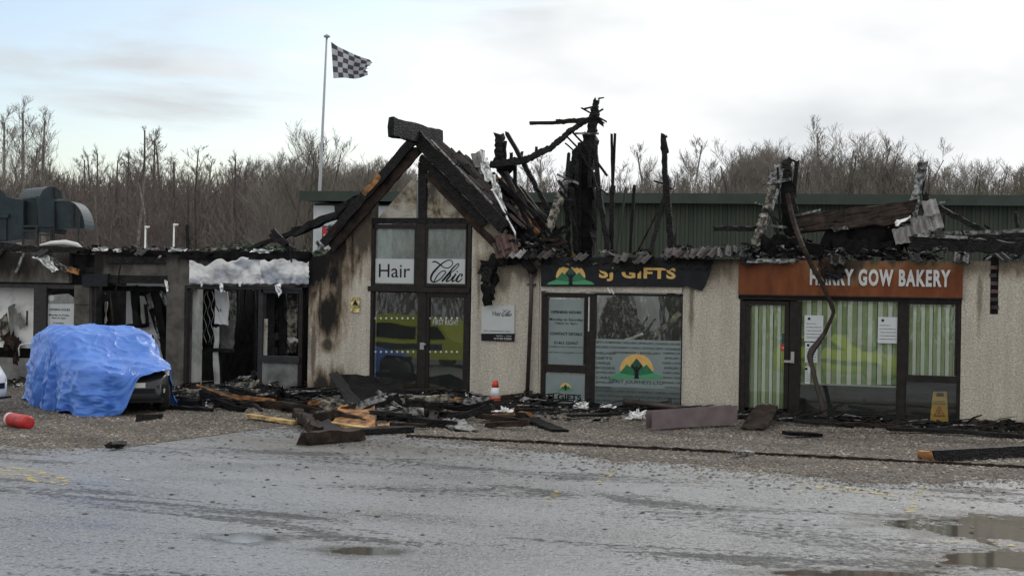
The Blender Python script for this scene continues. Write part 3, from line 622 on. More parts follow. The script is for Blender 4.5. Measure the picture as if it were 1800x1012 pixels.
for (px, Z, top, k, lab) in [(22, 80, 200, 5, 'tallest open bare tree at the far left of the wood'), (84, 84, 212, 5, 'second tall open bare tree from the left edge, behind the ducts'), (-12, 78, 215, 5, 'tall bare tree cut by the left edge of the picture'),
                             (237, 88, 226, 4, 'thin spiky tree top standing above the wood left of the flagpole'), (350, 86, 262, 4, 'small pointed larch top between wood and flagpole'),
                             (510, 76, 243, 2, 'broad round-topped bare tree just left of the flagpole'), (630, 78, 270, 3, 'round bare tree just right of the flagpole'),
                             (1195, 70, 262, 7, 'pale twiggy birch above the clad roof behind the lone charred post'), (1150, 70, 275, 7, 'pale twiggy birch left of the lone charred post'),
                             (1425, 66, 236, 5, 'tallest bare tree on the right, above the bakery'), (1475, 68, 252, 2, 'bushy bare tree right of the tallest right-hand tree'),
                             (1340, 68, 272, 2, 'round brown bare tree behind the leaning charred frame'), (1500, 70, 262, 3, 'olive bushy bare tree above the bakery sign'),
                             (955, 74, 290, 1, 'small thin birch seen between the gable roof and the charred tower')]:
    tree(px, Z, top, k, lab)
for i in range(64):
    px = -40+rng.random()*760; Z = rng.uniform(78, 125); top = 301+rng.gauss(0, 13)-(35 if px < 330 and rng.random() < .22 else 0)+(8 if px > 560 else 0)
    tree(px, Z, top, rng.choice([0, 0, 1, 4, 8, 8, 6, 0] if px < 420 else [2, 2, 3, 2, 6, 3]))
for i in range(20):
    px = 700+rng.random()*540; tree(px, rng.uniform(74, 110), 318+rng.gauss(0, 12), rng.choice([2, 6, 7, 1]))
for i in range(44):
    px = 1230+rng.random()*640; tree(px, rng.uniform(66, 100), (292 if px < 1560 else 304)+rng.gauss(0, 9), rng.choice([2, 2, 3, 2, 3, 6, 0]))
# the body of the wood, too dense to count
V = []; Fc = []
for i in range(46000):
    if rng.random() < 0.62: px = rng.uniform(-80, 720); hi_ = 324+14*mnoise.noise(Vector((px*.02, 0, 0)))
    else: px = rng.uniform(680, 1880); hi_ = 332+10*mnoise.noise(Vector((px*.02, 4, 0)))
    Z = rng.uniform(84, 130); t = rng.random(); top = atz(px, hi_+rng.gauss(0, 9), Z).z; z = rng.uniform(2.2, top); p = atz(px, HOR, Z); ln = rng.uniform(.5, 1.8); r = rng.uniform(.007, .018)
    dx, dy, dz = rng.gauss(0, .42), rng.gauss(0, .42), 1.0
    a = Vector((p.x, p.y, z)); b = a+Vector((dx, dy, dz)).normalized()*ln; q = RGT0*r; k = len(V)
    V += [tuple(a-q), tuple(a+q), tuple(a+FWD*r), tuple(b)]; Fc += [(k, k+1, k+3), (k+1, k+2, k+3), (k+2, k, k+3)]
for i in range(26000):
    px = rng.uniform(-120, 740) if rng.random() < .7 else rng.uniform(700, 1900); Z = rng.uniform(120, 150); top = atz(px, 342+rng.gauss(0, 10), Z).z; z = rng.uniform(3, top); p = atz(px, HOR, Z); ln = rng.uniform(.8, 2.6); r = rng.uniform(.03, .08)
    a = Vector((p.x, p.y, z)); b = a+Vector((rng.gauss(0, .35), rng.gauss(0, .35), 1)).normalized()*ln; q = RGT0*r; k = len(V)
    V += [tuple(a-q), tuple(a+q), tuple(a+FWD*r), tuple(b)]; Fc += [(k, k+1, k+3), (k+1, k+2, k+3), (k+2, k, k+3)]
me = bpy.data.meshes.new('woodland'); me.from_pydata(V, [], Fc); me.materials.append(M['twig_purple'])
wd = bpy.data.objects.new('woodland', me); col.objects.link(wd); wd['kind'] = 'stuff'; tag(wd, 'dense brown winter woodland thicket filling the background', 'woodland')
# rising ground under the wood
ht = MB(); pts = []
for i in range(41):
    px = -300+i*60
    for Z, z in ((62, 0.0), (95, 1.2), (135, 4.6+0.5*math.sin(i*1.3)), (200, 5.5)):
        p = atz(px, HOR, Z); pts.append((p.x, p.y, z-0.02))
ht.add(pts, [(i*4+j, (i+1)*4+j, (i+1)*4+j+1, i*4+j+1) for i in range(40) for j in range(3)])
struct(ht, 'wooded_rise', mat('leaf_litter', (0.035, 0.03, 0.022), (0.075, 0.062, 0.045), 0.6, 0.95, 0.5, 3), True)
# evergreen hedge behind the flat shop
hm = MB(); rg = random.Random(5)
for i in range(2600):
    a = atz(rg.uniform(295, 575), 510, rg.uniform(38.5, 39.6)); z = abs(rg.gauss(0, 1)); top = 3.12+0.08*math.sin(a.x*2.2)
    c = Vector((a.x, a.y, rg.uniform(2.0, top))); e = rg.uniform(.05, .11); q = Vector((rg.gauss(0, 1), rg.gauss(0, 1), rg.gauss(0, 1))).normalized(); u = q.orthogonal().normalized(); v = q.cross(u)
    hm.add([c+u*e, c+v*e*.6, c-u*e, c-v*e*.6], [(0, 1, 2, 3)])
ha, hb = atz(295, 510, 39.9), atz(575, 510, 39.9)
hd = thing('hedge', ((ha.x+hb.x)/2, (ha.y+hb.y)/2, 0), 'dark green clipped hedge just showing over the flat burnt roof', 'hedge')
hm.build('leaves', 'hedge', hd)
MB().slab([(ha.x, ha.y, 0), (hb.x, hb.y, 0), (hb.x, hb.y, 3.0), (ha.x, ha.y, 3.0)], 0.5, n=8, rag=.05, warp=.05).build('branches', 'hedge', hd)
# lamp posts
for (px, top, lab) in ((255, 397, 'white lamp post with a short arm, left of the pair'), (305, 393, 'white lamp post with a short arm, right of the pair')):
    p = atz(px, 440, 56); t = atz(px, top, 56); lp = thing('lamp_post', (p.x, p.y, 0), lab+' behind the flat roof', 'lamp post', 'lamp posts behind the flat roof')
    MB().tube([(p.x, p.y, 0), (p.x, p.y, t.z)], [0.045, 0.03], 8).build('column', 'white', lp, True)
    MB().tube([(p.x, p.y, t.z-.03), (p.x+0.10, p.y-.05, t.z-.06), (p.x+0.24, p.y-.1, t.z-.04)], [0.03, 0.05, 0.03], 8).build('lantern', 'white', lp, True)

# ================================================================== ROOF DUCTS (far left)
DZ = 34.0
def dpoly(pxs, depth, z=DZ): return MB().prism([atz(a, b, z) for a, b in pxs], FWD*depth)
b0 = atz(70, 440, DZ)
duct = thing('rooftop_ducts', (b0.x, b0.y, 2.0), 'blue-green ventilation ducts with rounded hoods on a steel frame at far left', 'ventilation duct')
dpoly([(-60, 378), (-2, 378), (11, 380), (11, 422), (-60, 422)], 1.6).build('low_box', 'duct', duct)
dpoly([(-40, 384), (-8, 350), (12, 346), (41, 352), (41, 420), (12, 424), (-40, 424)], 0.9, DZ+.05).build('sloped_hood', 'duct', duct)
dpoly([(40, 350), (66, 346), (66, 397), (40, 396)], 1.1, DZ+.3).build('link_duct', 'duct', duct)
dpoly([(62, 345), (95, 347), (95, 402), (92, 410), (68, 408), (66, 366)], 1.0, DZ+.0).build('riser_box', 'duct', duct)
def halfdrum(x0, x1, yb, ytop, zl, depth, name):
    n_ = 14; L1 = []
    for i in range(n_+1):
        t = math.pi*i/n_; L1.append(((x0+x1)/2-(x1-x0)/2*math.cos(t), yb-(yb-ytop)*math.sin(t)))
    return MB().prism([atz(a, b, zl) for a, b in L1], FWD*depth*.6-RGT0*0.75).build(name, 'duct', duct)
MB().prism([atz(-8, 351, DZ+.75), atz(41, 350, DZ+.75), atz(14, 379, DZ-.06), atz(-34, 380, DZ-.06)], (0, 0, -.05)).build('sloped_panel', 'duct', duct)
halfdrum(70, 110, 349, 328, DZ+.05, 1.3, 'rounded_hood')
halfdrum(-30, 13, 352, 332, DZ+.4, 1.0, 'rounded_hood')
cp = [(95, 353)]+[(118+31*math.sin(R(a)), 402-49*math.cos(R(a))) for a in range(0, 91, 9)]+[(95, 402)]
dpoly(cp, 0.8, DZ+.1).build('elbow_duct', 'duct', duct)
for (a, c) in ((94, 370), (138, 378), (40, 395), (66, 395), (90, 400)):
    MB().prism([atz(a-1.6, c, DZ-.03), atz(a+1.6, c, DZ-.03), atz(a+1.6, 440, DZ-.03), atz(a-1.6, 440, DZ-.03)], FWD*.05).build('frame_leg', 'frame_black', duct)
for (a, b, c) in ((40, 92, 396), (68, 92, 411), (40, 66, 404)):
    MB().prism([atz(a, c, DZ-.06), atz(b, c, DZ-.06), atz(b, c+3, DZ-.06), atz(a, c+3, DZ-.06)], FWD*.03).build('frame_rail', 'duct', duct)
MB().prism([atz(126, 358, DZ+.06), atz(129.5, 358, DZ+.06), atz(129.5, 397, DZ+.06), atz(126, 397, DZ+.06)], FWD*.04).build('seam_flange', 'frame_black', duct)
MB().prism([atz(90.5, 329, DZ-.0), atz(93.5, 329, DZ-.0), atz(93.5, 348, DZ-.0), atz(90.5, 348, DZ-.0)], FWD*.05).build('seam_flange', 'frame_black', duct)
MB().tube([atz(70, 431, 33.2), atz(90, 427, 33.2), atz(115, 426, 33.2), atz(135, 430, 33.2), atz(146, 437, 33.2)], [.02, .045, .06, .05, .02], 10, flat=.8).build('white_cowl', 'white', duct, True)

# ================================================================== LEFT FLAT-ROOFED SHOP
flat = thing('flat_roofed_shop', (-8.0, 0.15, 0), 'burnt-out flat-roofed shop with smoke-blackened fascia and gutted openings on the left', 'shop')
z_t = 2.72
def fbox(name, mt, *a, par=None): return box(name, mt, par or flat, *a)
fbox('fascia_wall', 'harl_grey', -12.6, -9.72, 0.0, 0.35, 2.10, z_t)
fbox('fascia_wall', 'harl_grey', -9.14, -7.38, 0.06, 0.35, 2.14, z_t-.01)
fbox('fascia_wall', 'harl_grey', -7.38, -4.18, 0.0, 0.35, 2.09, z_t-.02)
fbox('fascia_wall', 'char_matt', -9.72, -9.14, 0.12, 0.35, 2.06, z_t-.03)
rbox('charred_board', 'char', flat, (190, 452, 293, 463), 0.01, 0.055); rbox('charred_board', 'char', flat, (188, 484, 294, 498), -0.01, 0.055); rbox('charred_board', 'char', flat, (150, 470, 186, 480), 0.07, 0.115)
rbox('light_box', 'navy', flat, (144, 481, 189, 503), -0.04, 0.115)
fbox('pier', 'harl_grey', -7.36, -6.95, 0.001, 0.34, 0, 2.088)
pz = fbox('pier', 'harl_grey', -9.60, -9.20, 0.05, 0.34, 0, 2.06)
for i in range(5): fbox('stone_block', 'harl_grey', -9.60+rng.uniform(0, .015), -9.215-rng.uniform(0, .02), 0.005+rng.uniform(0, .02), 0.048, 0.04+i*0.405, 0.43+i*0.405, par=pz)
fbox('roof_slab', 'char_matt', -12.6, -4.2, 0.36, 0.6, 2.50, 2.66)
fbox('side_wall', 'char_matt', -12.7, -12.5, 0.36, 4.2, 0, 2.5); fbox('party_wall', 'char_matt', -7.3, -7.15, 0.36, 4.2, 0, 2.5); fbox('party_wall', 'char_matt', -9.5, -9.35, 0.4, 4.2, 0, 2.5)
fbox('back_wall', 'grey_in', -9.34, -7.31, 4.0, 4.2, 0, 2.5); fbox('back_wall', 'char_matt', -7.14, -4.1, 4.0, 4.2, 0, 2.5); fbox('back_wall', 'grey_in', -12.5, -9.51, 4.0, 4.2, 0, 2.5)
# window one: smoked white board, black jamb, notice
rbox('white_board', 'board_white', flat, (-60, 505, 59, 610), 0.5, 0.53); rbox('low_board', 'grey_board', flat, (-60, 628, 70, 700), 0.42, 0.47)
rbox('jamb', 'frame_black', flat, (58, 503, 80, 700), 0.03, 0.20); rbox('lintel', 'frame_black', flat, (-60, 499, 132, 506), 0.05, 0.30); rbox('jamb', 'frame_black', flat, (159, 503, 168, 700), 0.1, 0.3)
MB().prism([at(46, 546, .49), at(49, 546, .49), at(48, 572, .49), at(46, 572, .49)], (0, .02, 0)).build('handle', 'ink', flat)
for (q) in [[(0, 560), (12, 548), (18, 590), (0, 600)], [(14, 540), (26, 533), (30, 560), (20, 590), (14, 585)], [(28, 552), (36, 548), (44, 568), (34, 580), (28, 575)], [(8, 588), (24, 575), (28, 610), (6, 615)], [(0, 590), (20, 585), (38, 600), (30, 622), (0, 628)], [(24, 596), (34, 590), (32, 640), (22, 640)]]:
    c = [at(a, b, .46-rng.random()*.12) for a, b in q[:4]]; MB().slab(c, .015, n=4, rag=.02, warp=.02).build('peeled_lining', rng.choice(['grey_board', 'ash_wood', 'char_brown']), flat)
chair = MB(); chair.tube([at(34, 625, .36), at(33, 612, .36), at(36, 606, .36), at(44, 604, .36), at(58, 604, .36), at(72, 605, .36)], .016, 8)
flat_ch = solo(chair, 'metal_rail', 'white', 'bent white tubular rail inside the burnt left window', 'rail', smooth=True)
nb = thing('notice_board', (at(104, 590).x, 0.1, at(104, 596).z), 'smoke-stained opening hours board beside the stone pier', 'sign')
poly('board', [(79, 519), (120, 516), (129, 524), (130, 534), (130, 598), (78, 598)], 0.10, .03, 'sign_grey', nb)
poly('printed_panel', [(80, 534), (130, 534), (130, 588), (79, 588)], 0.094, .004, 'film_pale', nb)
for (s_, px) in (('OPENING HOURS', (86, 542, 123, 546)), ('Monday to Friday', (86, 552, 122, 556)), ('9am to 5pm', (91, 557, 116, 561)), ('Contact', (94, 566, 112, 569)), ('telephone and email', (88, 571, 125, 574))): ptxt(s_, px, 0.0935, 'ink', nb, .01)
cpt = [at(90+5*math.cos(t*.5236), 524+5*math.sin(t*.5236), .096) for t in range(12)]; MB().prism(cpt, (0, .004, 0)).build('round_emblem', 'film_pale', nb)
# opening three: charred studs and sagging linings, pale wall beyond
for (a, b, c, d, w_, y, mt) in [(238, 503, 242, 572, 10, .7, 'char'), (232, 505, 238, 574, 6, .74, 'char'), (237, 540, 246, 572, 7, .66, 'char'), (168, 506, 294, 508, 9, .5, 'char'), (240, 517, 264, 514, 8, .8, 'char'), (262, 515, 292, 600, 17, .9, 'char_matt'), (275, 508, 298, 640, 16, .6, 'char_matt'), (256, 535, 259, 568, 5, .8, 'char'),
                             (219, 574, 262, 570, 7, .9, 'char_brown'), (163, 505, 165, 580, 9, .4, 'char'), (190, 510, 196, 566, 6, .9, 'char_brown'), (285, 512, 300, 545, 9, .5, 'ash'), (268, 508, 280, 540, 7, .7, 'ash'), (203, 503, 200, 524, 3, .3, 'char'), (215, 450, 203, 515, 2, -.03, 'char'), (178, 578, 194, 584, 8, .6, 'char_brown'), (265, 590, 275, 660, 8, .9, 'char')]:
    T(a, b, c, d, w_, y).build('charred_stud', mt, flat)
for q in [[(172, 507), (186, 505), (184, 530), (172, 528)], [(172, 530), (190, 528), (188, 570), (170, 575)], [(258, 520), (266, 515), (270, 540), (262, 545)], [(270, 540), (284, 530), (292, 580), (280, 600)]]:
    MB().slab([at(a, b, .75) for a, b in q], .02, n=5, rag=.03, warp=.03).build('peeled_lining', rng.choice(['grey_board', 'ash', 'offwhite']), flat)
fbox('partition', 'white', -9.05, -7.6, 1.05, 1.1, 0.0, 2.35)
MB().slab([at(290, 492, -.02), at(296, 494, -.02), at(297, 512, -.02), at(293, 514, -.02)], .01, n=4, rag=.01, warp=.01).build('foil_strip', 'foil', flat)
# opening four: gutted shop
rbox('jamb', 'frame_black', flat, (318, 500, 328, 690), .03, .15); rbox('lintel', 'frame_black', flat, (318, 500, 531, 508), .02, .25); rbox('white_pilaster', 'offwhite', flat, (329, 508, 346, 686), .30, .5)
rbox('mullion', 'frame_black', flat, (453, 508, 461, 692), .05, .18); rbox('jamb', 'frame', flat, (524, 508, 531, 690), .04, .16); rbox('sill', 'frame_black', flat, (459, 626, 526, 637), .0, .2); rbox('stall_panel', 'grey_board', flat, (459, 637, 527, 694), .06, .12)
rbox('head_rail', 'frame_black', flat, (459, 508, 526, 515), .05, .14); rbox('pane', 'glass_sooty', flat, (462, 560, 470, 624), .1, .106)
gl = rbox('dark_screen', 'char_matt', flat, (350, 509, 378, 612), .8, .83)
for k in range(4):
    MB().tube([at(354+k*6.5+2.4*math.sin(i*1.05+k*1.9), 512+i*5.2, .785) for i in range(19)], .009, 5).build('wavy_wire', 'steel', gl, True)
for (q, mt, y) in [([(379, 509), (402, 512), (403, 572), (380, 568)], 'white', .7), ([(376, 575), (384, 575), (386, 690), (378, 690)], 'offwhite', .75), ([(386, 574), (412, 560), (410, 614), (388, 616)], 'grey_board', 1.1), ([(404, 510), (416, 512), (412, 600), (406, 600)], 'ash', 1.2), ([(346, 545), (352, 560), (356, 612), (350, 612)], 'offwhite', .6), ([(506, 512), (522, 514), (522, 620), (505, 620)], 'ash_wood', .9)]:
    MB().slab([at(a, b, y) for a, b in q], .025, n=5, rag=.02, warp=.012).build('hanging_panel', mt, flat)
for (a, b, c, d, w_, y) in [(344, 614, 412, 616, 6, .7), (384, 612, 388, 690, 6, .9), (418, 508, 420, 555, 4, .9), (432, 508, 428, 560, 3, 1.0), (447, 510, 449, 690, 5, 1.4), (480, 512, 478, 625, 16, .8), (497, 512, 499, 625, 14, .9), (392, 560, 378, 535, 2, .69), (396, 562, 385, 538, 2, .69)]:
    T(a, b, c, d, w_, y).build('charred_stud', 'char', flat)
MB().slab([at(508, 596, .5), at(524, 596, .5), at(524, 602, .5), at(506, 602, .5)], .02, n=3).build('shelf', 'offwhite', flat)
hp = MB(); rg = random.Random(11)
for i in range(420):
    x = rg.uniform(-6.7, -4.9); y = rg.uniform(.4, 2.2); h = .5*math.exp(-((x+5.7)/.55)**2)*(1-abs(y-1.2)/1.4)
    hp.shard((x, y, max(.03, h*rg.random())), rg.uniform(.08, .4), rg, .2, .5, rg.choice([0, 0, 0, 0, 1, 1, 2]))
hp = hp.build('burnt_contents', ['char', 'char_brown', 'ash'], None, org=(-5.8, 1.2, 0)); hp['kind'] = 'stuff'; tag(hp, 'heap of burnt shop contents inside the gutted doorway', 'debris')
# heat-stripped silver fascia sign
mf = thing('melted_fascia_sign', (at(440, 500).x, -.05, at(440, 500).z), 'heat-stripped silver fascia panel with a rippled torn top edge over the gutted doorway', 'sign')
def melted(x0, x1, par, seed, nm):
    rg = random.Random(seed); n_, m_ = 40, 14; b = MB(); vs = []
    for k in (0, 1):
        for j in range(m_+1):
            for i in range(n_+1):
                a = i/n_; px = x0+(x1-x0)*a; tp = 458+13*mnoise.noise(Vector((px*.035, seed, 0)))-5*mnoise.noise(Vector((px*.09, seed, 3)))
                bt = 500+(2.5*mnoise.noise(Vector((px*.1, seed, 7))))
                py = tp+(bt-tp)*(j/m_); w_ = .05*mnoise.noise(Vector((px*.028, py*.035, seed)))+.03*(1-abs(mnoise.noise(Vector((px*.045, py*.018, seed+5)))))**8+.008*mnoise.noise(Vector((px*.2, py*.2, seed)))
                if i in (0, n_): px += rg.uniform(-1, 1)
                vs.append(at(px, py, -.07+w_+k*.008))
    s_ = (n_+1)*(m_+1); fs = []
    for j in range(m_):
        for i in range(n_):
            q = j*(n_+1)+i; fs += [(q, q+n_+1, q+n_+2, q+1), (s_+q, s_+q+1, s_+q+n_+2, s_+q+n_+1)]
    for i in range(n_): fs += [(i, i+1, s_+i+1, s_+i), (s_-n_-1+i, 2*s_-n_-1+i, 2*s_-n_+i, s_-n_+i)]
    return b.add(vs, fs).build(nm, 'foil_flat', par, True)
melted(333, 460, mf, 2.3, 'buckled_sheet'); melted(458, 543, mf, 6.1, 'buckled_sheet')
for q in [[(385, 497), (394, 497), (392, 512), (388, 514)], [(482, 500), (494, 498), (495, 515), (490, 523), (484, 514)], [(352, 496), (358, 496), (356, 504), (354, 504)], [(418, 496), (426, 496), (424, 503), (420, 503)]]:
    MB().slab([at(a, b, -.09) for a, b in q[:4]], .008, n=4, rag=.01, warp=.012).build('hanging_drip', 'foil', mf)
# crumpled lining hanging from the far-left fascia
lf = thing('torn_foil_lining', (at(95, 470).x, -.1, at(95, 480).z), 'torn silver lining hanging off the far-left burnt fascia', 'debris')
MB().slab([at(58, 452, -.1), at(80, 447, -.16), at(105, 474, -.2), at(92, 478, -.12)], .01, n=6, rag=.03, warp=.035).build('sheet', 'foil', lf)
MB().slab([at(80, 452, -.1), at(92, 452, -.16), at(128, 476, -.2), at(118, 480, -.12)], .01, n=5, rag=.02, warp=.02).build('sheet', 'ash', lf)
T(118, 472, 138, 478, 9, -.15).build('stub', 'raw', lf)
T(42, 445, 28, 480, 4, -.06).build('strip', 'ash', lf)

# ================================================================== SALON WITH GABLE
sal = thing('gabled_salon', (-1.85, 0.15, 0), 'cream roughcast hair salon with a burnt steep gable roof and tall glazed front', 'shop')
RX, RZ, SL = -1.87, 4.78, 0.955
def rl(x): return RZ-abs(x-RX)*SL
gx = (-2.86, -0.80)
MB().prism([(-4.17, 0, 0), (gx[0], 0, 0), (gx[0], 0, RZ-abs(gx[0]-RX)*1.05), (-3.84, 0, RZ-abs(-3.84-RX)*1.05), (-4.17, 0, 2.66)], (0, .3, 0)).build('front_wall', 'harl', sal)
MB().prism([(gx[1], 0, 0), (0.53, 0, 0), (0.53, 0, rl(0.53)), (gx[1], 0, rl(gx[1]))], (0, .3, 0)).build('front_wall', 'harl', sal)
box('side_wall', 'char_matt', sal, -4.16, -3.95, .31, 4.2, 0, 2.4); box('side_wall', 'offwhite', sal, .3, .5, .31, 4.2, 0, 2.4); box('back_wall', 'grey_in', sal, -3.94, .29, 4.0, 4.2, 0, 2.6)
box('ceiling', 'char_matt', sal, -3.94, .29, 1.2, 3.99, 2.30, 2.38); box('inner_wall', 'dark_in', sal, -3.9, .25, 2.6, 2.7, 0, 2.28)
MB().prism([(-2.9, 1.0, 2.4), (-.7, 1.0, 2.4), (-.7, 1.0, 3.6), (-1.87, 1.0, 4.7), (-2.9, 1.0, 3.6)], (0, .04, 0)).build('loft_lining', 'grey_in', sal)
def wbar(a, b, c, d, y0=.02, y1=.12, mt='frame', nm='frame_bar'): return rbox(nm, mt, sal, (a, b, c, d), y0, y1)
for t in [(645, 390, 656, 706), (820, 388, 826, 703), (731, 392, 747, 506)]: wbar(*t)
MB().prism([at(735, 285, .03), at(749, 285, .03), at(749, 384, .03), at(735, 384, .03)], (0, .1, 0)).build('king_post', 'char', sal)
wbar(648, 383, 826, 393, .01, .13, 'char'); wbar(646, 504, 825, 513, -.02, .14); wbar(656, 394, 731, 402); wbar(747, 394, 820, 402); wbar(656, 499, 731, 503.6); wbar(747, 499, 820, 503.6)
for t in [(656, 402, 659, 499), (728, 402, 731, 499), (747, 402, 750, 499), (818, 402, 820, 499)]: wbar(*t, .03, .11)
MB().prism([at(664, 384, .07), at(732, 384, .07), at(732, 306, .07)], (0, .008, 0)).build('pane', 'glass_sooty', sal)
MB().prism([at(750, 384, .07), at(822, 384, .07), at(750, 300, .07)], (0, .008, 0)).build('pane', 'glass_sooty', sal)
for t in [(659, 402, 728, 499), (750, 402, 818, 499)]: rbox('pane', 'glass_haze', sal, t, .065, .072)
lh = rbox('window_lettering_film', 'film_pale', sal, (659, 455, 728, 498), .058, .063); lc = rbox('window_lettering_film', 'film_pale', sal, (750, 455, 818, 498), .058, .063)
ptxt('Hair', (666, 464, 721, 487.5), .0575, 'ink', lh, 0.0)
sx_, sy_ = 200/1800., 90/810.
def zp(p, y): return at(640+p[0]*sx_, 430+p[1]*sy_, y)
def spline(P, k=5):
    out = []
    for i in range(len(P)-1):
        a, b, c, d = P[max(i-1, 0)], P[i], P[i+1], P[min(i+2, len(P)-1)]
        for j in range(k):
            t = j/k; out.append(tuple(0.5*((2*b[q])+(-a[q]+c[q])*t+(2*a[q]-5*b[q]+4*c[q]-d[q])*t*t+(-a[q]+3*b[q]-3*c[q]+d[q])*t**3) for q in (0, 1, 2)))
    out.append(P[-1]); return out
CHIC = [[(1080, 275, 9), (1130, 268, 10), (1200, 312, 9), (1255, 355, 7), (1320, 370, 7), (1380, 335, 7), (1402, 285, 7), (1370, 247, 7), (1310, 252, 8), (1230, 300, 10), (1150, 375, 14), (1080, 460, 16), (1055, 535, 15), (1075, 580, 12), (1125, 588, 9), (1200, 545, 8), (1265, 475, 8), (1292, 432, 8), (1265, 412, 7), (1215, 430, 7), (1160, 485, 8), (1108, 575, 9)],
        [(1300, 480, 6), (1400, 425, 6), (1480, 350, 7), (1500, 312, 7), (1470, 308, 8), (1400, 375, 11), (1320, 480, 15), (1230, 582, 14)], [(1250, 560, 8), (1310, 490, 8), (1362, 458, 9), (1360, 490, 13), (1305, 560, 14), (1312, 582, 10), (1360, 560, 7), (1410, 500, 8)], [(1452, 458, 13), (1400, 545, 14), (1395, 580, 11), (1440, 562, 7), (1480, 510, 8)],
        [(1535, 505, 12), (1555, 475, 9), (1520, 468, 9), (1475, 525, 15), (1462, 570, 14), (1500, 582, 9), (1555, 530, 6)], [(1468, 430, 12), (1474, 424, 14), (1480, 420, 12)]]
def chic(y, par, f):
    b = MB()
    for st_ in CHIC:
        sp = spline(st_, 6); P = [f((p[0], p[1]), y) for p in sp]; vs = []; fs = []
        k = (f((1100, 300), y)-f((1000, 300), y)).length/100
        for i, p in enumerate(P):
            d = P[min(i+1, len(P)-1)]-P[max(i-1, 0)]; nrm_ = Vector((-d.z, 0, d.x)).normalized()*sp[i][2]*k; vs += [p-nrm_, p+nrm_, p-nrm_+Vector((0, .002, 0)), p+nrm_+Vector((0, .002, 0))]
        for i in range(len(P)-1):
            q = i*4; fs += [(q, q+1, q+5, q+4), (q, q+4, q+6, q+2), (q+1, q+3, q+7, q+5), (q+2, q+6, q+7, q+3)]
        b.add(vs, fs)
    return b.build('script_lettering', 'ink', par)
chic(.0555, lc, zp)
# lower fixed light and door
rbox('pane', 'glass', sal, (656, 514, 733, 700), .065, .072); wbar(733, 513, 748, 704); wbar(648, 700, 740, 707, .01, .13)
dr = rbox('door', 'frame', sal, (748, 514, 820, 523), .03, .11)
for t in [(745, 523, 753, 696), (814, 523, 820, 697)]: rbox('door_stile', 'frame', dr, t, .03, .11)
rbox('door_rail', 'frame', dr, (752, 693, 815, 704), .03, .11); rbox('pane', 'glass', dr, (753, 523, 814, 694), .065, .072)
rbox('handle_plate', 'steel', dr, (738, 602, 745, 614), .005, .02); rbox('handle', 'steel', dr, (739, 603, 748, 606), -.03, .004)
ptxt('FIRST RIGHT', (761, 562, 806, 571), .063, 'film_pale', dr, .0)
dots = MB()
for (yy, x0, x1) in ((559, 660, 730), (618, 660, 730), (559, 756, 812), (618, 756, 812)):
    k = int((x1-x0)/9.5)
    for i in range(k+1):
        c = at(x0+i*9.5, yy, .06); dots.add([c+Vector((math.cos(t*.7854)*.022, 0, math.sin(t*.7854)*.022)) for t in range(8)], [tuple(range(8))])
dots.build('safety_dots', 'film_pale', sal, kind='stuff')
# burnt gable roof
def ridge_pt(Y, dz=0): return Vector((RX, Y, RZ+.22+dz))
MB().beam((RX, -1.32, RZ+.20), (RX, .9, RZ+.2), .13, .34, jit=.10, seg=12).build('ridge_beam', 'char', sal)
def slope(side, Y, s0, s1, w_, d_, mt, nm, lift=0.0, **k):
    SL_ = SL if side > 0 else 1.05
    dv = Vector((side*1, 0, -SL_)).normalized(); nv_ = Vector((side*SL_, 0, 1)).normalized(); o = Vector((RX, Y, RZ+.02))+nv_*lift
    return MB().beam(o+dv*s0, o+dv*s1, w_, d_, **k).build(nm, mt, sal)
slope(-1, -.16, -.05, 2.66, .17, .07, 'char', 'barge_board', .10, jit=.10, seg=16); slope(-1, -.08, .1, 2.66, .2, .07, 'char_brown', 'barge_board', -.05, jit=.08, seg=16)
slope(-1, -.205, .95, 1.42, .10, .016, 'raw', 'unburnt_patch', .12, jit=.2); slope(-1, -.205, 2.1, 2.45, .10, .016, 'char_brown', 'unburnt_patch', .1, jit=.2)
slope(1, -.18, -.12, 2.35, .25, .07, 'char', 'barge_board', .08, jit=.09, seg=16); slope(1, -.05, .2, 2.0, .14, .07, 'char', 'barge_board', -.16, jit=.06, seg=14); slope(1, .02, .5, 2.5, .14, .05, 'char_brown', 'barge_board', -.3, jit=.06, seg=14)
slope(1, -.2, .18, 1.9, .022, .04, 'ash', 'edge_strip', .24, jit=.05, seg=12)
for i, Y in enumerate((.35, .75, 1.15, 1.55, 1.95, 2.35, 2.75, 3.2)):
    slope(1, Y, .1+max(0, i-3)*.26, 2.75+.05*i, .15, .06, rng.choice(['char', 'char', 'char_brown']), 'rafter', .05-.03*max(0, i-3), jit=.12, sag=.04*i)
    if i > 3: slope(1, Y+.12, .7+.15*i, 2.9, .10, .05, rng.choice(['char_brown', 'raw', 'char']), 'rafter', .02, jit=.1, sag=.05*i)
for s0 in (.3, .6, .9, 1.2, 1.5, 1.8, 2.1): # battens
    dv = Vector((1, 0, -SL)).normalized(); nv_ = Vector((SL, 0, 1)).normalized(); a = Vector((RX, 0, RZ+.02))+dv*s0+nv_*.13
    MB().beam(a+Vector((0, -.15, 0)), a+Vector((0, rng.uniform(1.0, 2.4), -.05)), .035, .03).build('batten', 'char', sal)
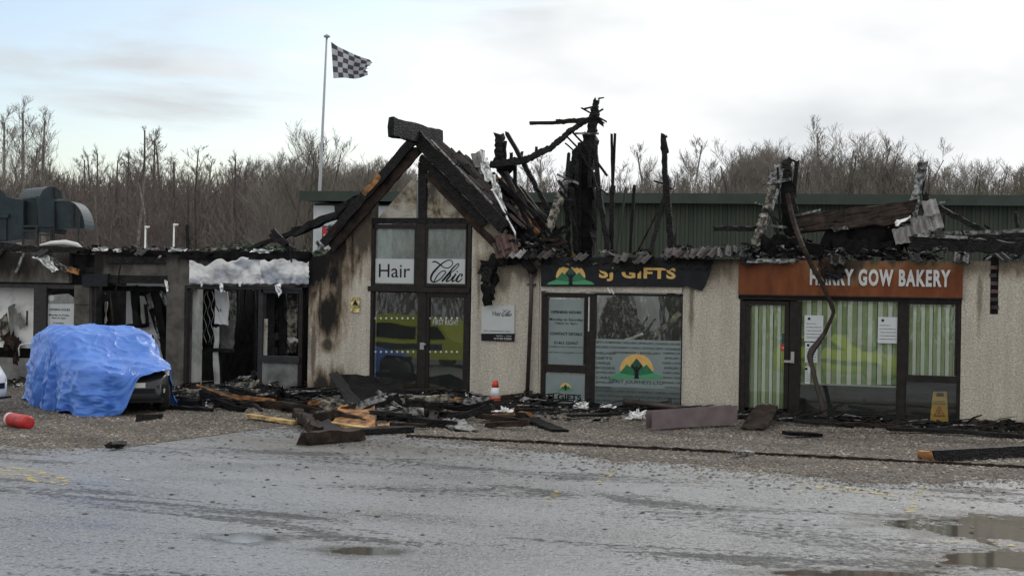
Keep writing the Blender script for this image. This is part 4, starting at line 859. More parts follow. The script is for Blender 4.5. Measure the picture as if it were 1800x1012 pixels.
def tilemesh(w_=.30, l_=.40, amp=.028):
    b = MB(); n_ = 10; vs = []
    for k in (0, 1):
        for y in (0, l_):
            for i in range(n_+1):
                t = i/n_; vs.append((t*w_-w_/2, -y, amp*math.sin(t*4*math.pi)+.012-(.016*k)+(0.02 if y else 0)))
    m_ = n_+1
    for i in range(n_): b.f += [(i, m_+i, m_+i+1, i+1), (2*m_+i, 2*m_+i+1, 3*m_+i+1, 3*m_+i), (i, i+1, 2*m_+i+1, 2*m_+i), (m_+i, 3*m_+i, 3*m_+i+1, m_+i+1)]
    b.f += [(0, 2*m_, 3*m_, m_), (n_, m_+n_, 3*m_+n_, 2*m_+n_)]
    b.v = vs; b.mi = [0]*len(b.f); return b
TM = {}
for k in ('tile', 'tile_grey', 'tile_red', 'char'):
    b = tilemesh(); me = bpy.data.meshes.new('roof_tile'); me.from_pydata(b.v, [], b.f); me.materials.append(M[k]); TM[k] = me
def tile(par, p, xa, ya, kind='tile', s_=1.0):   # xa: across the tile, -ya: down the slope
    xa = Vector(xa).normalized(); ya = Vector(ya); ya = (ya-xa*ya.dot(xa)).normalized(); za = xa.cross(ya)
    o = bpy.data.objects.new('roof_tile', TM[kind]); col.objects.link(o)
    mm = Matrix((xa, ya, za)).transposed().to_4x4() @ Matrix.Scale(s_, 4); mm.translation = Vector(p)-wloc(par); o.parent = par; o.matrix_basis = mm; return o
tr_ = random.Random(4)
dv = Vector((1, 0, -SL)).normalized(); nv_ = Vector((SL, 0, 1)).normalized()
for r_ in range(7):
    for c_ in range(4):
        if c_ > 1 and r_ < 1: continue
        if c_ == 3 and r_ > 4: continue
        s0 = .12+r_*.33+tr_.gauss(0, .03); Y = .02+c_*.29+tr_.gauss(0, .02)
        if tr_.random() < .10: continue
        p = Vector((RX, Y, RZ+.02))+dv*s0+nv_*(.19+tr_.uniform(0, .04)+.02*c_)
        tile(sal, p, Vector((0, 1, 0))+Vector((tr_.gauss(0, .06), 0, tr_.gauss(0, .06))), -dv+Vector((0, tr_.gauss(0, .08), tr_.gauss(0, .05))), tr_.choice(['tile', 'tile', 'char', 'tile', 'tile_red'] if r_ > 3 else ['tile', 'tile', 'char']))
for (a, b, y, kd) in [(838, 268, .9, 'tile_grey'), (846, 280, .95, 'tile_grey'), (880, 412, -.15, 'tile_red'), (893, 418, -.12, 'tile_red'), (876, 425, -.18, 'tile_red')]:
    tile(sal, at(a, b, y), Vector((1, .3, .35)), Vector((-.2, .3, 1)), kd, .8)
for q in [[(842, 262), (852, 262), (864, 320), (852, 318)], [(858, 300), (870, 310), (884, 350), (872, 352)], [(872, 345), (880, 340), (900, 395), (893, 398)], [(878, 372), (890, 374), (888, 400), (874, 402)], [(862, 322), (876, 318), (880, 335), (868, 340)]]:
    MB().slab([at(a, b, .25) for a, b in q], .012, n=5, rag=.03, warp=.04).build('torn_flashing', rng.choice(['foil', 'ash', 'foil']), sal)
MB().tube([at(866, 335, .1), at(880, 360, 0), at(893, 388, -.05), at(905, 408, -.05), at(906, 422, -.05)], [.02, .028, .026, .022, .02], 6).build('torn_flashing', 'foil', sal, True)
# scorched eaves fragment hanging down the right wall
for (pts, w_) in [([(915, 448), (892, 452), (872, 458), (858, 470), (854, 500), (856, 534)], 22), ([(900, 440), (880, 450), (864, 462)], 24), ([(870, 470), (866, 500), (862, 525)], 12)]:
    for i in range(len(pts)-1): T(*pts[i], *pts[i+1], w_*(1-.10*i), -.10-.02*i, jit=.35, d=.08, splint=.04).build('hanging_eaves_fragment', 'char' if i % 2 else 'char_matt', sal)
for q in [[(846, 455), (856, 460), (858, 480), (846, 478)], [(844, 462), (852, 468), (850, 488), (842, 480)]]: MB().slab([at(a, b, -.18) for a, b in q], .012, n=4, rag=.03, warp=.03).build('hanging_eaves_fragment', 'char', sal)
# left roof remains: charred purlin lying back over the flat roof
for (a, b, c, d, w_, y0, y1, mt) in [(438, 438, 520, 408, 8, 1.0, .9, 'char'), (515, 410, 612, 370, 13, .9, .6, 'char'), (596, 372, 628, 356, 20, .6, .5, 'char'), (478, 412, 512, 438, 9, .9, .8, 'char'), (560, 438, 582, 420, 7, .3, .3, 'ash'), (575, 402, 602, 392, 8, .5, .5, 'ash'), (556, 425, 572, 445, 5, .3, .3, 'ash_wood'), (590, 380, 606, 362, 6, .4, .4, 'char')]:
    T(a, b, c, d, w_, y0, y1, jit=.25).build('charred_purlin', mt, sal)
# downpipe
dp = thing('downpipe', (at(932, 712).x, -.08, 0), 'dark brown downpipe on the cream wall between salon and gift shop', 'pipe')
MB().tube([at(934, 470, -.09), at(934, 520, -.09), at(926, 712, -.09)], .037, 10).build('pipe', 'brown_pipe', dp, True)
for (a, b) in ((934, 482), (933, 500), (927, 688)): c = at(a, b, -.07); MB().box(c.x-.06, c.x+.08, -.10, -.0, c.z-.018, c.z+.018).build('bracket', 'brown_pipe', dp)
MB().beam(at(920, 458, -.1), at(940, 478, -.1), .13, .1, jit=.4).build('hopper', 'char', dp)
# plaques
pq = thing('salon_plaque', (at(875, 600).x, -.02, at(875, 600).z), 'white and black square Hair Chic plaque on the cream wall', 'sign')
poly('white_panel', [(850, 537), (904, 537), (904, 586), (846, 586), (846.5, 541)], -.03, .028, 'film_pale', pq); poly('black_strip', [(846, 586.3), (904, 586.3), (903.5, 600), (846, 598)], -.031, .029, 'ink', pq)
ptxt('Hair', (866, 547, 881, 555), -.031, 'ink', pq, 0)
chic(-.033, pq, lambda p, y: at(882+(p[0]-1050)*.034, 544+(p[1]-245)*.034, y))
ptxt('first of generation salon', (851, 580.5, 897, 583), -.031, 'ink', pq); ptxt('open - late', (872, 589, 899, 591.5), -.0325, 'letter_white', pq, .01); ptxt('tel 01463 222222', (868, 593, 899, 596.5), -.0325, 'letter_white', pq, .01)
bp_ = thing('brass_plaque', (at(624, 550).x, -.02, at(624, 550).z), 'small dented brass plaque on the salon wall left of the tall window', 'sign')
MB().slab([at(616, 549, -.03), at(632, 549, -.03), at(632, 522, -.03), at(616, 523, -.03)], .02, n=4, rag=.004, warp=.008).build('plate', 'brass', bp_)
MB().prism([at(619, 536, -.045), at(629, 536, -.045), at(624, 527, -.045)], (0, .01, 0)).build('emblem', 'ink', bp_)

# ================================================================== GIFT SHOP
gif = thing('gift_shop', (1.9, .15, 0), 'cream roughcast gift shop with its roof burnt away between salon and bakery', 'shop')
x0, x1 = at(950, 600).x, at(1199, 600).x
zt = at(1070, 449).z
box('pier', 'harl', gif, .54, x0-.005, 0, .3, 0, 2.66); box('pier', 'harl', gif, x1+.004, 4.2, 0, .3, 0, 2.70); box('lintel_wall', 'harl', gif, x0-.004, x1+.003, .03, .3, 2.12, 2.66)
box('back_wall', 'grey_in', gif, .55, 4.1, 3.2, 3.4, 0, 2.5); box('side_wall', 'char_matt', gif, 4.0, 4.18, .31, 4.0, 0, 2.4); box('floor', 'dark_in', gif, .55, 4.0, .31, 3.2, .002, .02)
rbox('sill_strip', 'harl', gif, (951, 503, 1199, 513), -.03, .028)
def gbar(a, b, c, d, y0=.04, y1=.12, mt='frame'): return rbox('frame_bar', mt, gif, (a, b, c, d), y0, y1)
for t in [(952, 516, 959, 714), (1029, 516, 1046, 716), (1197, 517, 1199.5, 716)]: gbar(*t)
gbar(959, 514.5, 1029, 523); gbar(1046, 516, 1197, 520); gbar(959, 641, 1029, 655); gbar(952, 712, 1199, 718, .03, .13)
for t in [(959, 523, 963, 641), (1026, 523, 1029, 641)]: gbar(*t, .03, .11)
gbar(1034, 522, 1036, 582, .03, .038, 'letter_white')
rbox('pane', 'glass', gif, (963, 523, 1026, 641), .065, .071); rbox('pane', 'glass', gif, (959, 655, 1029, 712), .065, .071); rbox('pane', 'glass', gif, (1046, 520, 1197, 714), .065, .071)
f1 = rbox('opening_hours_film', 'film', gif, (963, 526, 1026, 640), .056, .062); f2 = rbox('lower_film', 'film', gif, (959, 658, 1029, 711), .056, .062); f3 = rbox('patterned_film', 'film', gif, (1046, 597, 1197, 713), .056, .062)
for (s_, px, bo) in (('OPENING HOURS', (969, 546, 1022, 551), .03), ('Monday to Saturday', (966, 559, 1025, 565), .01), ('10am to 4pm', (976, 566, 1015, 571), .01), ('CONTACT DETAILS', (967, 584, 1023, 589), .03), ('01463 220467', (974, 600, 1016, 605), .01), ('info@spiritjourneysgifts.com', (964, 608, 1025, 611), 0), ('spiritjourneysgifts.com', (964, 618, 1025, 621), 0)): ptxt(s_, px, .0555, 'ink', f1, bo)
ptxt('SJ GIFTS', (963, 692, 1022, 706), .0555, 'ink', f2, .03)
WORDS = ['GIFTS', 'HOMEWARE', 'CANDLES', 'CRYSTALS', 'FOOD BASKETS', 'JEWELLERY', 'HAMPERS', 'INCENSE', 'BOOKS', 'HANDMADE', 'WELLNESS', 'CARDS']
wr = random.Random(2)
for i in range(13):
    y = 601+i*8.6; sft = wr.sample(WORDS, 6); s_ = ' | '.join(sft)
    if 2 <= i <= 9:
        h_ = 34 if i in (2, 8, 9) else 22
        ptxt(' | '.join(sft[:1]), (1047, y, 1075+wr.uniform(-4, 8), y+4.6), .0553, 'film_text', f3, .02); ptxt(' | '.join(sft[2:4])[:12], (1166+wr.uniform(-3, 3), y+.8, 1196, y+5.4), .0553, 'film_text', f3, .02)
        if i == 2: ptxt(' | '.join(sft[3:5]), (1078, y, 1162, y+4.8), .0553, 'film_text', f3, .02)
    else: ptxt(s_, (1047, y, 1196, y+4.8), .0553, 'film_text', f3, .02)
def logo(cx, by, s_, Y, par, small=False):
    """sun, three peaks, seated figure; s_ = half-width in photo px, by = base line"""
    h = s_*.92
    MB().prism([at(cx+.62*s_*math.cos(R(a)), by-.28*s_-.62*s_*max(0, math.sin(R(a))), Y) for a in range(0, 181, 12)], (0, .002, 0)).build('logo_sun', 'gold', par)
    def pk(pts, mt, dy, nm='logo_peak'): MB().prism([at(cx+a*s_, by-b*s_, Y-dy) for a, b in pts], (0, .0015, 0)).build(nm, mt, par)
    pk([(-.75, .05), (-.1, .05), (-.1, .3), (-.36, .52)], 'green1', .0045); pk([(.75, .05), (.1, .05), (.1, .3), (.36, .52)], 'green1', .0045); pk([(-.38, .05), (.38, .05), (.2, .5), (0, .74), (-.2, .5)], 'green3', .0025)
    pk([(-1, 0), (1, 0), (.9, .1), (.6, .2), (.3, .14), (0, .1), (-.3, .14), (-.6, .2), (-.9, .1)], 'green2', .0065)
    pk([(-.1, 0), (.1, 0), (.06, .1), (.05, .26), (.2, .48), (.17, .5), (.03, .34), (0, .36), (-.03, .34), (-.17, .5), (-.2, .48), (-.05, .26), (-.06, .1)], 'ink', .0085, 'logo_figure')
    pk([(.045*math.cos(k*.785), .40+.05*math.sin(k*.785)) for k in range(8)], 'ink', .0085, 'logo_head')
logo(1119, 665, 48, .0545, f3); logo(994, 686, 15, .0545, f2)
ptxt('SPIRIT JOURNEYS LTD', (1071, 668, 1166, 676), .0545, 'green3', f3, .01)
# burnt interior seen over the film
for (a, b, c, d, w_, y, mt) in [(1065, 540, 1120, 600, 26, 1.2, 'char'), (1090, 528, 1100, 600, 40, 1.6, 'char'), (1066, 555, 1062, 600, 16, 1.3, 'char_matt'), (1110, 560, 1150, 600, 18, 1.0, 'char_brown'), (1140, 598, 1196, 552, 9, .7, 'ash_wood'), (1162, 520, 1168, 600, 9, 1.5, 'char_matt'), (1185, 520, 1182, 600, 24, 1.8, 'char_matt'), (1128, 596, 1152, 560, 3, .9, 'char'), (1120, 590, 1140, 556, 3, .9, 'char'), (1095, 600, 1130, 586, 4, .8, 'offwhite'), (1078, 530, 1082, 545, 10, 1.1, 'char')]:
    T(a, b, c, d, w_, y, jit=.3).build('fallen_timber', mt, gif)
# sign
gs = thing('gift_shop_sign', (at(1075, 505).x, -.06, at(1075, 505).z), 'dark SJ GIFTS fascia sign with gold letters and mountain logo, scorched along the top', 'sign')
MB().prism([at(a, b, -.08) for a, b in [(951, 452), (1100, 452), (1225, 454), (1252, 455), (1247, 478), (1240, 500), (1233, 511), (1222, 508), (1206, 502), (1198, 504), (951, 503)]], (0, .05, 0)).build('board', 'navy', gs)
logo(1003, 500, 42, -.083, gs)
ptxt('SJ GIFTS', (1053, 470, 1188, 495), -.081, 'gold', gs, .04, ex=.006, sp=1.1)
sr = random.Random(8)
for (a, b, c, d, w_) in [(985, 466, 1024, 468, 5), (1050, 471, 1100, 474, 7), (1096, 470, 1128, 474, 9), (958, 459, 1060, 461, 9), (1050, 460, 1190, 462, 9), (1180, 460, 1248, 464, 12), (1052, 470, 1072, 474, 5), (1150, 465, 1240, 470, 8)]:
    T(a, b, c, d, w_, -.092, jit=.5, d=.012, splint=.03, seg=14).build('charred_film', 'navy' if w_ < 9 else 'char', gs)
for (a, b, s_) in [(1080, 464, .07), (1115, 462, .10), (1046, 463, .09), (1200, 450, .12)]: MB().shard(at(a, b, -.10), s_, sr, .3, .6).build('ash_flake', 'ash', gs)
for (a, b) in ((1068, 506), (1074, 508)): T(a, b, a+5, b+9, 2, -.09).build('ash_flake', 'white', gs)

# ================================================================== BAKERY
bak = thing('bakery', (6.6, .15, 0), 'cream roughcast bakery with brown frames and striped blinds on the right', 'shop')
bx0, bx1 = at(1299, 600).x, at(1689, 600).x
box('pier', 'harl', bak, bx1+.003, 12.0, 0, .3, 0, 2.70); box('lintel_wall', 'harl', bak, bx0, bx1+.002, .03, .3, 2.06, 2.66)
box('ceiling', 'dark_in', bak, 4.21, 9.0, .31, 3.6, 2.45, 2.5); box('back_wall', 'dark_in', bak, 4.2, 9.0, 3.4, 3.6, 0, 2.44); box('side_wall', 'dark_in', bak, 8.8, 9.0, .31, 3.39, 0, 2.44); box('floor', 'dark_in', bak, 4.2, 8.8, .31, 3.4, .002, .02)
box('counter', 'dark_in', bak, 5.2, 6.9, 1.0, 1.6, 0.02, .62); box('counter_top', 'grey_board', bak, 5.15, 6.95, .9, 1.65, .62, .68)
def bbar(a, b, c, d, y0=.03, y1=.12, mt='frame', nm='frame_bar', par=None): return rbox(nm, mt, par or bak, (a, b, c, d), y0, y1)
bbar(1298, 522, 1691, 529, .0, .13)
for t in [(1298, 529, 1309, 742), (1387, 529, 1406, 742), (1576, 529, 1592, 749), (1682, 529, 1689, 750)]: bbar(*t)
bbar(1592, 529, 1682, 535, .02, .11); bbar(1592, 660, 1682, 672, .02, .12); bbar(1400, 736, 1684, 744, .01, .14, 'grey_board'); bbar(1678, 535, 1682, 660, .035, .11); bbar(1592, 535, 1597, 660, .035, .11)
rbox('pane', 'glass', bak, (1406, 529, 1576, 738), .065, .071); rbox('pane', 'glass', bak, (1597, 535, 1678, 660), .065, .071); rbox('pane', 'glass', bak, (1592, 672, 1682, 742), .065, .071)
bd = bbar(1309, 529, 1387, 536, .04, .11, nm='door')
for t in [(1309, 536, 1317, 724), (1386.4, 529, 1387, 560), (1378, 536, 1386, 724)]: bbar(*t, .04, .11, nm='door_stile', par=bd)
bbar(1309, 717, 1386, 742, .04, .11, nm='door_rail', par=bd); rbox('pane', 'glass', bd, (1317, 536, 1378, 717), .065, .071)
rbox('handle_plate', 'steel', bd, (1390, 618, 1396, 638), .005, .028); rbox('handle', 'steel', bd, (1378, 633, 1392, 637), -.03, .004)
rbox('door_card', 'green3', bd, (1374, 586, 1384, 604), .055, .06); oc = rbox('door_card', 'red', bd, (1373, 604, 1385, 617), .053, .06); ptxt('OPEN', (1375, 609, 1383, 613), .0525, 'letter_white', oc, .02)
vb = thing('striped_blinds', (6.1, .25, .9), 'green and cream striped blinds behind the bakery windows', 'blind')
def blinds(xa, xb, yt, yb, y, step):
    n_ = int((xb-xa)/step); k = 0
    for i in range(n_):
        a = xa+i*step; x0_, x1_, z0_, z1_ = rect(a, yt, a+step-.4, yb, y); dy = .006*math.sin(i*1.7); lean = .010*math.sin(i*2.9+xa); x1_ -= .004*(1+math.sin(i*4.3))
        MB().prism([(x0_, y+dy, z0_), (x1_, y+dy+.012*math.sin(i*3.7), z0_), (x1_+lean*.3, y+dy, z1_), (x0_+lean*.3, y+dy, z1_)], (0, .004, 0)).build('blind_strip', 'blind_green' if i % 2 else 'blind_cream', vb)
blinds(1313, 1390, 530, 719, .135, 6.6); blinds(1400, 1583, 526, 676, .14, 8.9); blinds(1590, 1686, 528, 664, .135, 7.2)
rbox('bottom_rail', 'film_pale', vb, (1400, 675, 1583, 678), .133, .15)
for (px, lab) in (((1414, 554, 1447, 600), 'upper white notice on the left of the bakery window'), ((1415, 602, 1437, 637), 'second white notice below the upper one on the bakery window, behind the bent pipe'), ((1543, 557, 1578, 603), 'white notice on the right of the bakery window'), ((1415, 644, 1424, 674), 'narrow lowest white notice at the left edge of the bakery window')):
    x0_, x1_, z0_, z1_ = rect(*px, .05); nt_ = thing('paper_notice', ((x0_+x1_)/2, .05, z0_), lab, 'notice', 'notices on the bakery window')
    MB().box(x0_, x1_, .052, .055, z0_, z1_).build('sheet', 'paper', nt_)
    w_, h_ = px[2]-px[0], px[3]-px[1]; c = at(px[0]+w_*.25, px[1]+h_*.13, .051); MB().prism([c+Vector((.026*math.cos(k*1.047), 0, .026*math.sin(k*1.047))) for k in range(6)], (0, .001, 0)).build('emblem', 'ink', nt_)
    for k in range(5): ptxt('important notice to customers and visitors of this shop'[k*4:k*4+30], (px[0]+w_*.1, px[1]+h_*(.3+.13*k), px[0]+w_*(.9 if k else .6), px[1]+h_*(.34+.13*k)), .0515, 'film_text', nt_)
# fascia sign
bs = thing('bakery_sign', (at(1495, 520).x, -.06, at(1495, 520).z), 'rust-brown HARRY GOW BAKERY fascia sign with white letters', 'sign')
rbox('board', 'rust', bs, (1298, 458, 1692, 520), -.08, -.002); rbox('lower_edge', 'frame', bs, (1298, 520, 1692, 522.5), -.085, -.002)
ptxt('HARRY GOW BAKERY', (1424, 473, 1671, 503), -.082, 'letter_white', bs, .042, ex=.02, sp=1.2)
for q in [[(1446, 450), (1478, 452), (1476, 488), (1460, 492)], [(1452, 470), (1484, 470), (1486, 490), (1448, 488)], [(1440, 455), (1456, 455), (1452, 500), (1440, 478)]]: MB().slab([at(a, b, -.14) for a, b in q], .015, n=6, rag=.03, warp=.02).build('charred_flap', 'navy' if q[0][0] > 1450 else 'char_brown', bs)
MB().slab([at(1322, 456, -.10), at(1400, 456, -.12), at(1395, 463, -.2), at(1312, 463, -.2)], .01, n=6, rag=.02, warp=.02).build('crumpled_flashing', 'ash', bs)
# wet-floor board inside the window
wf = thing('wet_floor_sign', (at(1651, 748, .3).x, .3, .02), 'yellow folding wet-floor board standing behind the lower bakery pane', 'sign')
MB().slab([at(1634, 749, .26), at(1667.5, 749, .26), at(1664, 688, .36), at(1640, 688, .36)], .02, n=2, rag=0, warp=0).build('panel', 'yellow', wf)
MB().slab([at(1634, 747, .52), at(1667.5, 747, .52), at(1664, 688, .40), at(1640, 688, .40)], .02, n=2, rag=0, warp=0).build('panel', 'yellow', wf)
MB().slab([at(1646, 696, .325), at(1659, 696, .325), at(1658.5, 690, .33), at(1646.5, 690, .33)], .01, n=1, rag=0, warp=0).build('hand_slot', 'ink', wf)
def tri(cx, cy, r, Y, mt, nm): MB().prism([at(cx-r, cy+r*.8, Y), at(cx+r, cy+r*.8, Y), at(cx, cy-r, Y)], (0, .002, 0)).build(nm, mt, wf)
tri(1651, 723, 10, .268, 'red', 'warning_triangle'); tri(1651, 723.5, 7.6, .264, 'yellow', 'warning_triangle'); ptxt('CAUTION', (1641, 704, 1661, 706.5), .285, 'ink', wf, .02); ptxt('WET FLOOR', (1640, 708, 1662, 710.5), .282, 'ink', wf, .02)
T(1649, 727, 1653, 719, 1.6, .262).build('falling_figure', 'red', wf); T(1648, 719, 1653, 727, 1.3, .262).build('falling_figure', 'red', wf)

# ================================================================== BURNT ROOF TIMBERS
rng = random.Random(33)
def timbers(par, rows, nm='charred_timber'):
    for (a, b, c, d, w_, y0, y1, mt) in rows:
        T(a, b, c, d, w_, y0, y1, jit=.16 if w_ > 5 else .1, splint=.05 if w_ > 6 else .02, seg=14 if w_ > 7 else None).build(nm, mt, par)
timbers(gif, [
 # collapsed truss tower
 (1049, 176, 1041, 215, 10, 2.0, 2.0, 'char'), (1046, 195, 1034, 262, 15, 2.0, 2.0, 'char'), (1036, 240, 1030, 330, 24, 2.0, 2.0, 'char'), (1031, 310, 1026, 446, 34, 2.0, 2.0, 'char_matt'), (1012, 262, 1003, 345, 10, 2.2, 2.1, 'char'), (1020, 255, 1016, 446, 10, 1.9, 1.8, 'char'), (1038, 262, 1036, 330, 6, 1.8, 1.8, 'char'),
 (1006, 290, 985, 345, 11, 2.0, 1.7, 'char'), (996, 318, 972, 378, 12, 1.7, 1.3, 'ash'), (986, 345, 946, 445, 13, 1.5, .5, 'ash_wood'),
 (1046, 255, 1054, 345, 7, 1.9, 1.7, 'char'), (1052, 330, 1070, 446, 9, 1.7, 1.4, 'char'), (1049, 255, 1047, 300, 4, 1.9, 1.9, 'char'),
 (932, 217, 985, 215, 6, 1.6, 1.8, 'char'), (980, 214, 1031, 211, 8, 1.8, 2.0, 'char_brown'),
 (1034, 210, 1000, 232, 8, 2.0, 1.7, 'char'), (1002, 231, 965, 262, 9, 1.7, 1.5, 'char'), (966, 261, 920, 283, 10, 1.5, 1.2, 'char'), (922, 282, 862, 290, 12, 1.2, .9, 'char'),
 (1060, 192, 1010, 222, 3, 1.9, 1.8, 'char'), (1022, 190, 1066, 214, 3, 1.9, 1.9, 'char'), (1025, 192, 1046, 187, 3, 1.8, 1.9, 'char'), (1012, 235, 1052, 235, 3.4, 1.8, 1.9, 'ash'), (1000, 226, 1030, 258, 3.2, 1.8, 1.8, 'char'), (1030, 258, 1068, 310, 4, 1.8, 1.8, 'char'), (996, 240, 1018, 262, 3, 1.75, 1.75, 'char'), (1016, 260, 1040, 300, 3.6, 1.75, 1.75, 'char'), (994, 252, 1012, 268, 2.5, 1.7, 1.7, 'char'),
 (1044, 206, 1060, 218, 7, 2.0, 2.0, 'char'), (1050, 174, 1060, 172, 2.4, 2.0, 2.0, 'char'), (980, 307, 1016, 322, 4, 1.5, 1.6, 'ash'), (982, 317, 998, 340, 4, 1.5, 1.5, 'char'), (984, 336, 1006, 362, 5, 1.4, 1.5, 'char'), (1000, 270, 996, 310, 5, 1.8, 1.7, 'char'), (1014, 278, 1015, 330, 7, 1.7, 1.7, 'char'), (1006, 330, 1012, 440, 8, 1.6, 1.6, 'char'), (996, 350, 1000, 446, 8, 1.5, 1.5, 'char'), (1000, 362, 1010, 400, 4, 1.4, 1.4, 'char'), (1043, 352, 1048, 405, 4, 1.4, 1.4, 'char'), (1040, 300, 1050, 335, 4, 1.5, 1.5, 'char'), (1052, 330, 1068, 342, 3, 1.5, 1.5, 'char'),
 # lone posts
 (1075, 236, 1077, 340, 4, 1.6, 1.6, 'char'), (1081, 236, 1077, 330, 4, 1.62, 1.62, 'char'), (1077, 325, 1075, 446, 8, 1.6, 1.6, 'char'), (1166, 237, 1170, 320, 9, 1.7, 1.7, 'char'), (1170, 310, 1181, 440, 11, 1.7, 1.7, 'char'), (1170, 250, 1174, 268, 4, 1.65, 1.65, 'char'), (1150, 318, 1168, 324, 3, 1.7, 1.7, 'char'), (1172, 330, 1182, 332, 3, 1.7, 1.7, 'char'), (1168, 345, 1144, 442, 7, 1.7, 1.5, 'char'), (1115, 326, 1108, 446, 5, 1.9, 1.9, 'char'), (1100, 330, 1084, 440, 4, 2.4, 2.4, 'clad'), (1160, 365, 1122, 440, 3, 2.3, 2.3, 'char_brown'), (1188, 410, 1186, 440, 3, 1.2, 1.2, 'char'),
 # spikes behind the gable
 (878, 238, 880, 300, 15, 1.4, 1.4, 'char'), (888, 250, 886, 296, 6, 1.4, 1.4, 'char'), (891, 234, 922, 290, 7, 1.2, 1.2, 'char'), (920, 286, 960, 362, 8, 1.2, 1.2, 'char'), (958, 360, 990, 430, 9, 1.2, 1.1, 'char'), (899, 268, 898, 290, 5, 1.3, 1.3, 'char'), (918, 266, 916, 284, 4, 1.3, 1.3, 'char'), (943, 258, 942, 274, 4, 1.4, 1.4, 'char'), (905, 290, 906, 330, 6, 1.3, 1.3, 'char'), (870, 284, 900, 298, 16, 1.3, 1.3, 'char_matt')])
timbers(sal, [(905, 330, 990, 436, 8, 1.6, .8, 'char'), (880, 300, 960, 405, 9, 1.5, .7, 'char_brown'), (868, 308, 945, 412, 9, 1.2, .5, 'raw'), (900, 320, 985, 445, 10, 1.9, 1.0, 'char'), (915, 330, 1000, 445, 7, 2.1, 1.2, 'char_brown'), (870, 330, 935, 430, 10, 1.0, .3, 'char'), (860, 340, 925, 435, 12, .8, .2, 'char_matt'), (885, 345, 950, 440, 14, .9, .3, 'char_matt'), (920, 372, 975, 440, 14, 1.1, .6, 'char_matt')], 'collapsed_rafter')
timbers(bak, [
 (1388, 280, 1374, 300, 7, 1.5, 1.5, 'char'), (1382, 282, 1386, 330, 15, 1.5, 1.5, 'char'), (1384, 320, 1392, 440, 22, 1.5, 1.4, 'char_matt'), (1370, 300, 1360, 335, 18, 1.5, 1.4, 'ash'), (1364, 320, 1342, 385, 13, 1.4, 1.1, 'ash_wood'), (1344, 378, 1326, 438, 15, 1.1, .7, 'ash_wood'), (1372, 322, 1336, 430, 5, 1.35, .9, 'ash'), (1374, 285, 1352, 314, 5, 1.5, 1.4, 'ash'), (1388, 279, 1402, 287, 4, 1.5, 1.5, 'char'), (1401, 285, 1396, 345, 7, 1.5, 1.5, 'char'), (1342, 324, 1390, 315, 5, 1.3, 1.3, 'ash'), (1367, 295, 1372, 405, 4, 1.3, 1.3, 'char'), (1392, 340, 1402, 380, 8, 1.4, 1.4, 'char'), (1356, 372, 1372, 425, 6, 1.1, 1.0, 'char'), (1344, 366, 1372, 392, 4, 1.1, 1.1, 'char'), (1340, 360, 1328, 356, 3, 1.2, 1.2, 'ash'), (1352, 396, 1384, 400, 4, .9, .9, 'ash'),
 (1254, 402, 1330, 402, 8, 1.5, 1.5, 'char'), (1398, 379, 1442, 369, 3.5, .9, .9, 'ash'), (1408, 405, 1442, 400, 4, .8, .8, 'ash'),
 (1622, 284, 1617, 315, 14, 1.4, 1.4, 'ash'), (1618, 310, 1610, 345, 13, 1.4, 1.3, 'ash'), (1611, 340, 1602, 388, 16, 1.3, 1.1, 'ash'), (1626, 290, 1620, 340, 6, 1.5, 1.4, 'char'), (1625, 340, 1632, 360, 10, 1.2, 1.2, 'char'), (1645, 362, 1728, 406, 9, 1.6, 1.4, 'char'), (1642, 360, 1668, 352, 4, 1.4, 1.4, 'ash'), (1660, 366, 1658, 408, 4, 1.3, 1.3, 'char'), (1730, 395, 1742, 405, 4, 1.3, 1.3, 'char'), (1784, 374, 1788, 398, 6, 1.4, 1.4, 'char'),
 (1600, 424, 1700, 432, 22, .6, .6, 'char'), (1690, 430, 1830, 440, 22, .6, .6, 'char'), (1604, 413, 1700, 418, 5, .5, .5, 'ash'), (1660, 410, 1830, 405, 6, .9, .9, 'ash'), (1680, 418, 1830, 412, 8, .8, .8, 'char'), (1700, 424, 1830, 424, 10, .7, .7, 'char'), (1690, 404, 1700, 425, 4, .6, .6, 'char'), (1595, 436, 1612, 400, 16, .8, .8, 'char_matt'), (1625, 400, 1624, 430, 26, 1.2, 1.2, 'char_matt'),
 (1330, 430, 1420, 436, 34, .9, .9, 'char_matt'), (1410, 436, 1460, 440, 20, .8, .8, 'char_matt'), (1460, 410, 1580, 420, 44, 1.0, 1.0, 'char_matt'), (1470, 432, 1590, 440, 26, .8, .8, 'char_matt'), (1450, 395, 1560, 380, 16, 1.1, 1.1, 'char_matt')])
for i in range(26):
    t = rng.random(); a, b = 852+t*70+rng.gauss(0, 8), 292+t*62+rng.gauss(0, 10); ln = rng.uniform(35, 95); an = R(rng.gauss(52, 9)); y = rng.uniform(.3, 1.8)
    T(a, b, min(992, a+ln*math.cos(an)), min(444, b+ln*math.sin(an)), rng.uniform(3, 7), y, y-.3, jit=.2, splint=.04).build('collapsed_rafter', rng.choice(['char', 'char', 'char_matt', 'char_brown', 'ash_wood' if i % 5 == 0 else 'char']), sal)
for i in range(30):
    a, b = rng.uniform(880, 985), rng.uniform(408, 445); an = R(rng.uniform(-40, 70)); ln = rng.uniform(15, 40); y = rng.uniform(-.05, .8)
    T(a, b, a+ln*math.cos(an), min(452, b+ln*math.sin(an)), rng.uniform(2.5, 7), y, jit=.25, splint=.03).build('collapsed_rafter', rng.choice(['char', 'char_matt', 'char_brown', 'ash']), sal)
